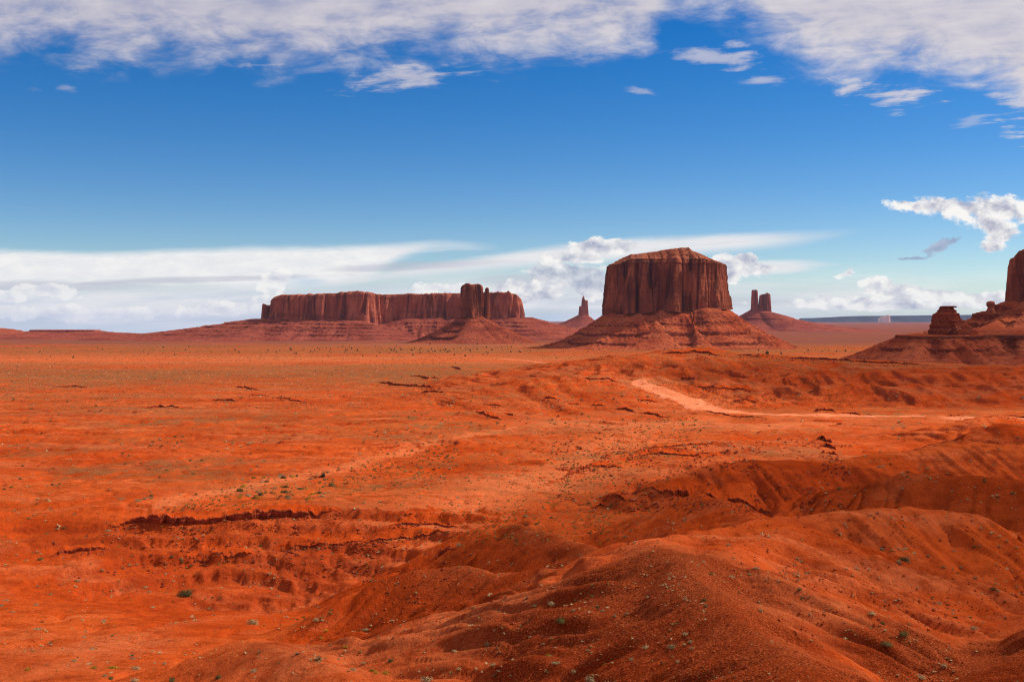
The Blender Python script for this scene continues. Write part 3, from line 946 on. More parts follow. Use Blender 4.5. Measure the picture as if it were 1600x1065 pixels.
def talus_part(name, parent, foot, steps, zt, zg, mat, n=700, k=90, gully=(10, 45), rough=2.0, seed=0, inset=4.0, out=0.0, wscale=None, stepsoft=0.5):
    """steps: (distance out, height fraction) profile, near-vertical drops make rock bands"""
    R, Nn, q, L = closed_curve(foot, n)
    # smooth normals so the fan does not fold
    for _ in range(int(n * 0.05)):
        Nn = (np.roll(Nn, 1, 0) + Nn + np.roll(Nn, -1, 0)) / 3
    Nn /= np.linalg.norm(Nn, axis=1)[:, None]
    zt = zt(R[:, 0], R[:, 1]) if callable(zt) else np.full(n, float(zt))
    d = np.array([s[0] for s in steps]); f = np.array([s[1] for s in steps])
    tot = d[-1]
    # spread rows so that the steep bands get their own rows
    arc = np.concatenate([[0], np.cumsum(np.hypot(np.diff(d) / tot, np.diff(f) * 0.9))])
    a_ = np.linspace(0, arc[-1], k)
    dd = np.interp(a_, arc, d); ff = np.interp(a_, arc, f)
    sm = np.interp(dd, [0, tot], [1, 0]); sm = 0.75 * sm + 0.25 * sm ** 2
    wq = np.ones(n) if wscale is None else wscale(R[:, 0], R[:, 1], Nn)
    rings = []
    ga, gb = cyc(q, L, gully[1]); g2a, g2b = cyc(q, L, gully[1] * 0.35); ba, bb = cyc(q, L, gully[1] * 1.1)
    wand = tot * 0.045 * fbm(ba * 1.3 + 4.4, bb * 1.3, 3, seed + 25)
    stair = sstep(-0.35, 0.10, fbm(ba, bb, 2, seed + 21))
    for i in range(k):
        t = dd[i] / tot
        st = stair if stepsoft else np.ones(n)
        fp = np.interp(dd[i] + wand, d, f)
        fr = fp * st + sm[i] * (1 - st)
        z = zg + (zt - zg) * fr
        off = (-inset if i == 0 else out) + dd[i] * wq
        env = min(1, t * 4) * (0.35 + 0.65 * (1 - t))
        off = off + gully[0] * env * (np.abs(perlin(ga + 0.3 * t, gb, seed + 1)) * -2 + 0.5 + 0.5 * fbm(g2a, g2b + 2 * t, 2, seed + 4))
        P = R + Nn * off[:, None]
        z = z + rough * (fbm(P[:, 0] / 9, P[:, 1] / 9, 4, seed + 6, 0.65) + 0.5 * ridged(P[:, 0] / 24, P[:, 1] / 24, 2, seed + 8) - 0.3) * min(1, t * 6) * (1 if i < k - 1 else 0)
        if i == k - 1:
            z = z - 4.0
        rings.append(np.column_stack([P, z]))
    V = np.concatenate(rings)
    o = mesh_obj(name, V, grid_faces(k, n, True)[:, ::-1], mat, parent)
    G = V.reshape(k, n, 3)
    dz = -np.gradient(G[:, :, 2], axis=0)
    dr = np.linalg.norm(np.gradient(G[:, :, :2], axis=0), axis=2)
    set_steep(o, np.clip((dz / np.maximum(dr, 0.2) - 0.9) / 0.8, 0, 1))
    return o


def at(px, y):
    return (px - 800.0) / F * y


def zof(py, y):
    return CZ - (py - HZ) / F * y


def xyf(pts):
    return [(at(px, y), y) for px, y in pts]


# --- the big butte, right of centre
def merrick():
    e = tag(empty('sandstone_butte', (at(1040, 3300), 3300, 0)), 'big broad dark red butte with a stepped cap and wide orange talus, right of centre', 'butte')
    inv = np.array(e.location)

    foot = xyf([(946, 3235), (958, 3160), (990, 3135), (1020, 3150), (1050, 3128), (1080, 3140), (1110, 3135), (1130, 3170), (1137, 3240), (1128, 3340), (1090, 3420), (1040, 3450), (985, 3430), (952, 3350)])
    foot = [(at(1040, y) + (x - at(1040, y)) * 0.90, y) for x, y in foot]
    top = lambda x, y: np.interp(x / y * F + 800, [940, 950, 985, 1000, 1060, 1110, 1122, 1140], [zof(416, 3200), zof(414, 3200), zof(406, 3200), zof(406, 3200), zof(405, 3200), zof(406, 3200), zof(409, 3200), zof(415, 3200)])
    base = lambda x, y: np.interp(x / y * F + 800, [940, 980, 1040, 1060, 1100, 1140], [zof(490, 3150), zof(489, 3150), zof(483, 3150), zof(487, 3150), zof(481, 3150), zof(481, 3150)]) - 4
    o, rings = cliff_part('cliff', e, foot, base, top, M_CLIFF, n=1400, k=64, taper=16, flute=(30, 95, 18, 52, 6.0, 15), layer=(2.4, 8), seed=101)
    rim = rings[-1]

    def cap(x, y, f):
        p = x / y * F + 800
        peak = np.interp(p, [945, 962, 985, 1000, 1030, 1060, 1076, 1082, 1095, 1120, 1135], [0, 12, 20, 22, 30, 38, 40, 29, 22, 10, 0])
        s = np.interp(f, [0, 0.03, 0.10, 0.12, 0.26, 0.28, 0.44, 0.46, 0.6, 0.62, 1], [0, 0.10, 0.16, 0.36, 0.44, 0.64, 0.70, 0.88, 0.90, 1, 1])
        return peak * s * 1.02 + 1.5 * fbm(x / 16, y / 16, 3, 105) * min(1, f * 8)
    cap_part('cap', e, rim, ((at(985, 3260), 3270), (at(1085, 3270), 3270)), cap, M_CAP, 40, 110)
    talus_part('talus', e, foot, [(0, 1.03), (8, 0.98), (42, 0.68), (43, 0.64), (80, 0.43), (82, 0.35), (122, 0.17), (124, 0.10), (155, 0.03), (205, -0.03)], base, 0.0, M_TALUS, n=1200, k=110, gully=(18, 40), rough=5.0, seed=120, inset=24, out=14)
    for c in list(e.children):
        c.location = -inv
    return e


merrick()


# --- long mesa on the left
def sentinel():
    e = tag(empty('long_mesa', (at(600, 4500), 4500, 0)), 'long flat-topped red mesa stretching across the left half of the skyline', 'mesa')
    foot = xyf([(424, 4560), (440, 4490), (480, 4465), (520, 4475), (560, 4455), (580, 4470), (592, 4560), (610, 4600), (660, 4590), (715, 4600), (760, 4580), (800, 4560), (812, 4640), (800, 4900), (700, 5000), (560, 5000), (450, 4900), (424, 4700)])
    Y = 4520
    top = lambda x, y: np.interp(x / y * F + 800, [420, 432, 440, 490, 530, 548, 575, 590, 640, 720, 760, 795, 805, 812], [zof(q, Y) for q in (470, 463, 462, 461, 458, 456, 457, 461, 459, 458, 457, 456, 460, 464)])
    base = lambda x, y: np.interp(x / y * F + 800, [420, 500, 560, 590, 640, 720, 812], [zof(q, Y) for q in (497, 498, 499, 506, 496, 496, 495)]) - 5
    o, rings = cliff_part('cliff', e, foot, base, top, M_CLIFF2, n=1800, k=44, taper=14, flute=(26, 130, 16, 60, 6.0, 16), layer=(2.4, 9), seed=201, jag=4.0)
    cap_part('cap', e, rings[-1], ((at(450, 4680), 4700), (at(790, 4700), 4720)), lambda x, y, f: np.interp(f, [0, 0.02, 0.05, 0.2, 1], [0, 0.5, 3, 4, 4]) + 1.0 * fbm(x / 30, y / 30, 2, 3), M_CAP, 14, 210)
    # a low broken pillar at the left end
    f2 = xyf([(410, 4560), (413, 4535), (420, 4535), (430, 4540), (436, 4570), (425, 4600), (413, 4590)])
    t2 = lambda x, y: np.interp(x / y * F + 800, [408, 411, 416, 419, 421, 424, 428, 431, 436], [zof(q, 4550) for q in (475, 474, 476, 493, 491, 492, 474, 472, 465)])
    o2, r2 = cliff_part('pinnacle', e, f2, zof(502, 4550), t2, M_CLIFF2, n=240, k=24, taper=4, flute=(4, 30, 3, 14, 2, 6), layer=(1.5, 8), seed=221)
    cap_part('pinnacle_top', e, r2[-1], ((at(415, 4565), 4565), (at(430, 4570), 4570)), lambda x, y, f: 0 * x, M_CAP, 5, 222)
    ft = xyf([(405, 4570), (424, 4500), (480, 4465), (560, 4455), (592, 4540), (660, 4580), (760, 4570), (812, 4570), (825, 4700), (800, 4900), (700, 5000), (560, 5000), (450, 4900), (405, 4700)])

    def wide(x, y, nn):
        # the left end runs out in a long stepped tail, the right end in a short one
        return 1 + 2.1 * np.clip(-nn[:, 0] - 0.25, 0, 1) * (x < at(450, 4560)) + 0.5 * np.clip(nn[:, 0], 0, 1)
    talus_part('talus', e, ft, [(0, 1.04), (20, 0.94), (45, 0.84), (48, 0.76), (80, 0.66), (83, 0.58), (115, 0.47), (118, 0.40), (150, 0.29), (153, 0.22), (180, 0.12), (240, 0.02), (280, -0.04)], base, 0.0, M_TALUS2, n=1300, k=100, gully=(20, 70), rough=5.0, seed=230, inset=26, out=14, wscale=wide)
    inv = np.array(e.location)
    for c in e.children:
        c.location = -inv
    return e


sentinel()


def tower(px, y, foot_r, zb, zt, talus, label, name='rock_tower', cat='butte', mat=M_CLIFF, tmat=M_TALUS, n=420, k=44, seed=300, tops=None, flute=None, taper=5, squash=1.0, ground=0.0, extra=None, rough=2.5, gully=(9, 30), layer=None, hcap=None, wscale=None):
    """foot_r: half width in photo pixels left/right"""
    cx = at(px, y)
    e = tag(empty(name, (cx, y, ground)), label, cat)
    a = foot_r * y / F
    foot = [(cx + a * math.cos(t) * (1 + 0.12 * math.sin(3 * t + seed)), y + a * squash * math.sin(t) * (1 + 0.1 * math.cos(2 * t + seed))) for t in np.linspace(0, 2 * math.pi, 12, endpoint=False)]
    fl = flute or (a * 0.16, a * 0.8, a * 0.12, a * 0.42, a * 0.05, a * 0.14)
    o, rings = cliff_part('cliff', e, foot, zb - 4, tops or zt, mat, n=n, k=k, taper=taper, flute=fl, layer=layer or (a * 0.025, max(4, a * 0.16)), seed=seed)
    cap_part('cap', e, rings[-1], ((cx - a * 0.4, y), (cx + a * 0.4, y)), hcap or (lambda x, yy, f: 0.06 * a * np.interp(f, [0, .15, .2, 1], [0, .3, 1, 1.2]) + 0.04 * a * fbm(x / (a * .3), yy / (a * .3), 2, seed)), M_CAP if mat is M_CLIFF else M_TALUS2, 12, seed)
    if talus:
        talus_part('talus', e, foot, talus, zb, ground, tmat, n=n + 200, k=80, gully=gully, rough=rough, seed=seed + 20, inset=taper + a * 0.15, wscale=wscale)
    if extra:
        extra(e)
    for c in e.children:
        c.location = -np.array(e.location)
    return e


# --- the tower standing in front of the long mesa
def west_spire(e):
    y = 3925
    cx = at(761, y)
    foot = [(cx + 8 * math.cos(t), y + 9 * math.sin(t)) for t in np.linspace(0, 2 * math.pi, 8, endpoint=False)]
    o, r = cliff_part('pinnacle', e, foot, zof(497, y), zof(450, y), M_CLIFF, n=120, k=40, taper=4, flute=(1.2, 12, 1.0, 7, 0.8, 3), layer=(1.6, 10), seed=341)
    cap_part('pinnacle_top', e, r[-1], ((cx - 1, y), (cx + 1, y)), lambda x, yy, f: 0 * x + 2 * f, M_CLIFF, 5, 342)


tower(739, 3940, 17.5, zof(494, 3940), zof(444, 3940), [(0, 1.03), (14, 0.90), (34, 0.74), (36, 0.66), (74, 0.48), (76, 0.40), (118, 0.22), (121, 0.12), (165, 0.02), (200, -0.04)],
      'dark blocky rock tower with a thin pinnacle standing in front of the long mesa', seed=331, extra=west_spire, taper=8, tmat=M_TALUS3,
      tops=lambda x, y: np.interp(x / y * F + 800, [718, 722, 727, 733, 737, 742, 748, 754, 758], [zof(q, 3930) for q in (452, 446, 443, 444, 446, 445, 444, 446, 450)]))


# --- small far spire between long mesa and big butte
def spire_steps(e):
    y = 9000
    for px, half, ptop in ((909.0, 4.0, 478), (915.5, 2.6, 469)):
        cx = at(px, y); a = half * y / F
        foot = [(cx + a * math.cos(t), y - 6 + a * math.sin(t)) for t in np.linspace(0, 2 * math.pi, 8, endpoint=False)]
        o, r = cliff_part('shoulder', e, foot, zof(492, y), zof(ptop, y), M_CLIFF2, n=120, k=20, taper=6, flute=(4, 30, 3, 15, 1, 6), layer=(2, 14), seed=int(px))
        cap_part('shoulder_top', e, r[-1], ((cx - 2, y), (cx + 2, y)), lambda x, yy, f: 0 * x, M_CLIFF2, 4, 3)


tower(912, 9000, 3.0, zof(489, 9000), zof(463, 9000), [(0, 1.05), (30, 0.84), (60, 0.66), (64, 0.62), (120, 0.36), (190, 0.14), (260, 0.02), (320, -0.04)],
      'small far needle on a cone of scree, between the long mesa and the big butte', name='rock_spire', cat='spire', mat=M_CLIFF2, tmat=M_TALUS2, seed=401, n=200, taper=8, extra=spire_steps, gully=(12, 60),
      tops=lambda x, y: np.interp(x / y * F + 800, [908, 910.5, 911.5, 913, 914.5, 917], [zof(q, 9000) for q in (470, 463, 462, 464, 469, 472)]))


# --- pair of far spires right of the big butte
def second_pillar(e):
    y = 8000
    cx = at(1195, y); a = 8.0 * y / F
    foot = [(cx + a * math.cos(t), y + a * 1.1 * math.sin(t)) for t in np.linspace(0, 2 * math.pi, 10, endpoint=False)]
    o, r = cliff_part('second_pillar', e, foot, zof(492, y), lambda x, yy: np.interp(x / yy * F + 800, [1186, 1190, 1196, 1199, 1203], [zof(q, y) for q in (461, 460, 459, 457, 459)]), M_CLIFF2, n=240, k=30, taper=10, flute=(5, 40, 5, 20, 2, 8), layer=(2, 16), seed=451)
    cap_part('second_top', e, r[-1], ((cx - 12, y), (cx + 12, y)), lambda x, yy, f: 0 * x, M_CLIFF2, 5, 3)


def tail(x, y, nn):
    return 1 + 2.6 * np.clip(nn[:, 0] - 0.3, 0, 1)


tower(1179, 8000, 4.6, zof(483, 8000), zof(453, 8000), [(0, 1.04), (50, 0.80), (90, 0.58), (94, 0.52), (150, 0.30), (210, 0.14), (300, 0.02), (360, -0.04)],
      'pair of far square pillars on one scree cone, right of the big butte', name='twin_spires', cat='spire', mat=M_CLIFF2, tmat=M_TALUS2, seed=441, n=240, taper=7, extra=second_pillar, gully=(14, 70), wscale=tail)


# --- the layered butte at the right edge, its outlier and its bench
def right_group():
    y = 2250
    tower(1644, y, 60, zof(469, y), zof(393, y), [(0, 1.0), (26, 0.88), (42, 0.85), (44, 0.70), (84, 0.60), (86, 0.42), (128, 0.34), (130, 0.16), (180, 0.08), (230, 0.0), (260, -0.06)],
          'tall smooth red pillar butte cut off by the right edge, on layered slopes', name='edge_butte', seed=501, n=700, taper=7, flute=(9, 50, 4, 22, 1.0, 6), ground=50.0, rough=4.0, gully=(14, 34), mat=M_CLIFF,
          tops=lambda x, yy: np.interp(x / yy * F + 800, [1578, 1584, 1588, 1590, 1600, 1640, 1710], [zof(q, y) for q in (405, 403, 396, 393, 392, 388, 392)]), wscale=lambda x, yy, nn: 0.86 + 0.14 * np.clip(-nn[:, 1], 0, 1) - 0.16 * np.clip(nn[:, 1], 0, 1))
    # layered outlier
    y2 = 1780
    e = tag(empty('layered_outcrop', (at(1477, y2), y2, zof(524, y2))), 'small rounded outcrop of stacked dark red rock layers near the right edge', 'rock outcrop')
    cx = at(1480, y2)
    R = []
    n = 360
    th = np.linspace(0, 2 * math.pi, n, endpoint=False)
    zz = np.linspace(zof(526, y2), zof(480, y2), 74)
    for z in zz:
        py = HZ - (z - CZ) / y2 * F
        wL = np.interp(py, [479, 486, 492, 498, 505, 515, 526], [11, 14, 21, 23, 25, 27, 28]) * y2 / F
        wR = np.interp(py, [479, 486, 492, 498, 505, 515, 526], [10, 16, 23, 26, 36, 50, 64]) * y2 / F
        rr = np.where(np.cos(th) < 0, wL, wR * 0.8)
        st = 1.5 * np.tanh(4 * fbm(z / 3.2 + 0.3 * fbm(np.cos(th) * 3, np.sin(th) * 3, 2, 5), th * 0 + 4.4, 2, 509))
        rr = rr + st * (0.7 + 0.6 * fbm(np.cos(th) * 3, np.sin(th) * 3 + z * 0.1, 2, 508)) + 2.6 * fbm(np.cos(th) * 4, np.sin(th) * 4 + z * 0.12, 4, 510)
        R.append(np.column_stack([cx + rr * np.cos(th) - 0, y2 + rr * np.sin(th) * 0.9, np.full(n, z)]))
    R.append(np.column_stack([np.full(n, cx), np.full(n, y2), np.full(n, zz[-1] + 0.6)]))
    o = mesh_obj('rock_layers', np.concatenate(R), grid_faces(len(R), n, True), M_BEDS, e)
    set_steep(o, np.zeros(len(R) * n))
    # cap slab
    cs = []
    for z, r0 in ((zz[-1] - 0.5, 9.0), (zz[-1] + 0.6, 10.2), (zz[-1] + 1.7, 9.6), (zz[-1] + 2.2, 7.5), (zz[-1] + 2.3, 0.01)):
        rr = r0 * (1 + 0.5 * fbm(np.cos(th) * 3, np.sin(th) * 3, 4, 515))
        cs.append(np.column_stack([cx + 2 + rr * np.cos(th) * 1.15, y2 + rr * np.sin(th), np.full(n, z)]))
    o = mesh_obj('cap_slab', np.concatenate(cs), grid_faces(len(cs), n, True), M_BEDS, e)
    set_steep(o, np.zeros(len(cs) * n))
    for c in e.children:
        c.location = -np.array(e.location)
    # knob on the shoulder of the edge butte
    y3 = 2080
    e = tag(empty('balanced_knob', (at(1548, y3), y3, zof(482, y3))), 'small dark knob of rock on the left shoulder of the edge butte', 'rock outcrop')
    cs = []
    for py, r0 in ((489, 9), (482, 6), (480, 5.4), (478, 7.5), (474, 8), (471, 6), (470, 0.01)):
        rr = r0 * 0.95 * (1 + 0.25 * fbm(np.cos(th) * 2, np.sin(th) * 2 + py, 3, 517))
        cs.append(np.column_stack([at(1548, y3) + rr * np.cos(th), y3 + rr * np.sin(th), np.full(n, zof(py, y3))]))
    o = mesh_obj('knob', np.concatenate(cs), grid_faces(len(cs), n, True), M_CAP, e)
    set_steep(o, np.zeros(len(cs) * n))
    o.location = -np.array(e.location)
    # the bench they stand on
    e = tag(empty('rock_bench', (at(1560, 1720), 1720, 0)), 'flat red bench with a thin dark rim and fluted slopes below the layered outcrop', 'rock bench')
    foot = xyf([(1400, 1735), (1430, 1690), (1480, 1672), (1530, 1690), (1560, 1720), (1600, 1690), (1680, 1670), (1800, 1680), (2000, 1800), (2000, 2500), (1700, 2700), (1480, 2400), (1440, 1900), (1405, 1790)])
    z0 = zof(523.5, 1680)
    zt = lambda x, yy: z0 + 2.6 * fbm(x / 55, yy / 300, 3, 550) - 0.4
    zr = lambda x, yy: zt(x, yy) - 5.0
    o, r = cliff_part('rim', e, foot, zr, zt, M_CAP, n=1000, k=10, taper=0.6, flute=(5, 60, 2.5, 14, 1.2, 4), layer=(0.8, 2), seed=531)
    set_steep(o, np.full(len(o.data.vertices), 0.7))
    cap_part('bench_top', e, r[-1], ((at(1560, 1900), 1950), (at(1850, 2100), 2150)), lambda x, yy, f: np.interp(f, [0, 0.06, 0.3, 0.5, 1], [0, 0.3, 4, 8, 10]) * sstep(1740, 1950, yy) + 1.2 * fbm(x / 12, yy / 12, 3, 533) * min(1, f * 20), M_TALUS, 40, 532)
    talus_part('talus', e, foot, [(0, 1.0), (10, 0.80), (20, 0.64), (21, 0.54), (38, 0.34), (58, 0.15), (86, 0.0), (112, -0.10)], lambda x, yy: zt(x, yy) - 4.0, 8.0, M_TALUS, n=1400, k=80, gully=(18, 30), rough=2.6, seed=540, inset=3, stepsoft=1)
    for c in e.children:
        c.location = -np.array(e.location)


right_group()


# --- far blue mesas
def far_mesa(px0, px1, ptop, y, label, mat, depth=1500, name='far_mesa', seed=1, cat='mesa'):
    x0, x1 = at(px0, y), at(px1, y)
    e = tag(empty(name, ((x0 + x1) / 2, y, 0)), label, cat)
    m = (x0 + x1) / 2
    ew = max(1.0, (x1 - x0) / 10)
    foot = [(x0, y + depth * 0.5), (x0 + ew, y), (m, y - 60), (x1 - ew, y), (x1, y + depth * 0.5), (x1 - ew, y + depth), (m, y + depth), (x0 + ew, y + depth)]
    w = min(200.0, (x1 - x0) * 0.05)
    zt = lambda x, yy: np.interp(x / yy * F + 800, [px0, px0 + (px1 - px0) * 0.15, (px0 + px1) / 2, px1], [zof(ptop + (502 - ptop) * 0.5, y), zof(ptop + (502 - ptop) * 0.2, y), zof(ptop, y), zof(ptop, y)])
    o, r = cliff_part('cliff', e, foot, -10, zt, mat, n=300, k=12, taper=w * 1.2, flute=(w, 3000, w * 0.5, 900, w * 0.2, 300), layer=(20, 80), seed=seed)
    cap_part('cap', e, r[-1], ((x0 + ew * 2, y + depth * 0.5), (x1 - ew * 2, y + depth * 0.5)), lambda x, yy, f: 0 * x, mat, 6, seed)
    for c in e.children:
        c.location = -np.array(e.location)


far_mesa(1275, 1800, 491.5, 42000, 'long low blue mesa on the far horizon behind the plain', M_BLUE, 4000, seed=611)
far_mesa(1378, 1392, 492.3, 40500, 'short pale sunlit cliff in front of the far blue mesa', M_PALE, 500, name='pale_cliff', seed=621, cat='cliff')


def low_mesa():
    e = tag(empty('low_mesa', (at(90, 5000), 5000, 0)), 'low red flat-topped rise on the far left skyline', 'mesa')
    foot = xyf([(46, 5080), (60, 4990), (100, 4970), (140, 4990), (156, 5080), (140, 5200), (60, 5200)])
    zt = zof(515.5, 5000)
    o, r = cliff_part('cliff', e, foot, zt - 9, zt, M_CLIFF2, n=400, k=10, taper=2, flute=(6, 80, 5, 30, 2, 9), layer=(1, 4), seed=631)
    cap_part('cap', e, r[-1], ((at(75, 5080), 5080), (at(130, 5080), 5080)), lambda x, yy, f: 0 * x + f, M_TALUS, 6, 3)
    talus_part('talus', e, foot, [(0, 1.02), (30, 0.8), (110, 0.5), (113, 0.42), (200, 0.2), (380, 0.03), (460, -0.06)], zt - 7, 0.0, M_TALUS2, n=600, k=60, gully=(20, 90), rough=2.5, seed=640, inset=10, wscale=lambda x, yy, nn: 1 + 0.9 * np.abs(nn[:, 0]))
    for c in e.children:
        c.location = -np.array(e.location)


low_mesa()

# ------------------------------------------------------------------ rock ledges: short cliffs breaking the slopes
LEDGES = [
    ([(215, 634), (250, 631), (280, 633), (306, 634)], 5, 'low dark ledge breaking the left plain, below two shorter ledges'),
    ([(85, 602), (110, 602), (140, 603)], 2.5, 'thin straight ledge on the far left plain'),
    ([(325, 621), (345, 622), (370, 624)], 4, 'short dark ledge up and right of the low left ledge'),
    ([(365, 601), (385, 603), (406, 607)], 3.5, 'thin slanting ledge among pale tufts on the left plain'),
    ([(388, 616), (405, 615), (420, 616)], 3, 'tiny dark ledge between the slanting ledge and the longer one'),
    ([(427, 618), (455, 622), (490, 625)], 4, 'longer dark ledge left of the centre plain'),
    ([(643, 583), (660, 585), (688, 589)], 5, 'dark ledge high on the centre plain, uppermost of three there'),
    ([(590, 592), (610, 597), (640, 599), (682, 602)], 5, 'long jagged ledge on the centre plain, below the upper dark one'),
    ([(706, 570), (713, 572), (722, 575)], 4, 'tiny ledge on the centre plain nearest the tower'),
    ([(656, 611), (675, 609), (697, 611)], 4, 'reddish ledge on the centre plain, lowest of the three'),
    ([(742, 638), (760, 644), (786, 651)], 6, 'dark ledge across the face of the small mound at the centre'),
    ([(753, 629), (770, 630), (785, 632)], 3.5, 'ledge just behind the small mound at the centre'),
    ([(790, 642), (803, 645)], 5, 'stub of dark rock at the right end of the small mound'),
    ([(850, 619), (872, 621)], 4, 'small ledge at the tip of the spur, left of the road'),
    ([(886, 627), (908, 629)], 4, 'short ledge under the spur left of the road'),
    ([(923, 629), (945, 631)], 4, 'short thick ledge nearest the road bend'),
    ([(905, 586), (935, 589), (970, 594)], 4, 'dark rim on top of the spur beside the road'),
    ([(960, 636), (978, 636), (993, 640)], 5, 'dark ledge left of the pale sandy flat'),
    ([(993, 640), (1015, 643), (1046, 648)], 5, 'long dark ledge under the pale sandy flat'),
    ([(993, 622), (1010, 623), (1028, 625)], 3.5, 'thin ledge on the pale sandy flat beside the road bend'),
    ([(1032, 548), (1066, 548), (1085, 546), (1130, 553)], 5, 'dark rim rock along the ridge in front of the big butte'),
    ([(1150, 553), (1166, 552), (1192, 556)], 3.5, 'short rim rock right of the ridge knob, below the big butte'),
    ([(1212, 554), (1280, 557), (1350, 562), (1410, 565), (1463, 567)], 4.5, 'long straight dark rim rock running towards the right bench'),
    ([(1062, 587), (1080, 589), (1098, 592)], 5, 'dark ledge high on the slope right of the road'),
    ([(1066, 600), (1110, 602), (1150, 605), (1185, 608)], 4, 'long thin ledge on the slope above the road'),
    ([(1140, 625), (1170, 622), (1185, 626)], 4, 'broken ledge on the low knoll above the road'),
    ([(1270, 638), (1288, 636), (1308, 640)], 6, 'thick dark ledge just above the straight road'),
    ([(1314, 640), (1340, 643), (1365, 646)], 5, 'thin dark ledge above the straight road, right of the thick one'),
    ([(1100, 638), (1120, 643), (1150, 648), (1200, 651)], 3.5, 'low cut bank along the road by the bend'),
    ([(1478, 646), (1505, 645), (1532, 648)], 5, 'dark ledge beside the road near the right edge'),
    ([(1545, 645), (1580, 648), (1640, 652)], 5, 'dark ledge above the road at the right edge'),
    ([(1268, 682), (1285, 679), (1302, 684)], 9, 'dark gully wall in the orange flat, topmost tier'),
    ([(1276, 693), (1292, 691), (1308, 697)], 7, 'dark gully wall in the orange flat, second tier'),
    ([(1280, 704), (1296, 703), (1310, 707)], 7, 'dark gully wall in the orange flat, lowest tier'),
    ([(1306, 660), (1318, 658)], 5, 'small dark block above the gully in the orange flat'),
    ([(878, 741), (900, 733), (926, 721)], 8, 'jagged end of the red ledges at the valley centre'),
    ([(920, 724), (950, 727), (978, 728)], 4, 'thin broken ledge below the red crest at the valley centre'),
    ([(986, 710), (1020, 705), (1050, 706), (1090, 708), (1140, 706)], 5, 'long stepped red ledge on the valley crest'),
    ([(985, 702), (1030, 696), (1080, 692), (1130, 688)], 4, 'upper stepped red ledge along the valley crest'),
    ([(1000, 756), (1035, 759), (1066, 763), (1110, 771), (1150, 776), (1180, 783), (1207, 790)], 15, 'thick nearly black cliff band below the fluted hill'),
    ([(945, 772), (962, 771), (980, 776)], 8, 'dark broken rocks left of the thick black cliff band'),
    ([(920, 790), (938, 784), (955, 789)], 6, 'small red outcrop at the head of the near spur'),
    ([(163, 814), (185, 811), (230, 808), (300, 806), (350, 804), (400, 799), (460, 795), (532, 790)], 15, 'long red scarp rimming the hollow on the left'),
    ([(77, 864), (100, 858), (130, 853), (172, 850)], 8, 'low red scarp at the left end of the hollow'),
    ([(290, 866), (333, 864), (370, 863), (402, 866)], 6, 'broken rock band halfway down the hollow'),
    ([(427, 855), (470, 850), (533, 847), (590, 842)], 5, 'thin rock band on the right wall of the hollow'),
    ([(606, 818), (640, 815), (680, 815), (716, 819)], 5, 'upper rock band right of the hollow'),
    ([(543, 846), (600, 840), (650, 834), (712, 828)], 5, 'lower rock band right of the hollow'),
    ([(684, 864), (694, 856), (707, 846)], 9, 'dark cleft of rock where the hollow meets the near mound'),
]


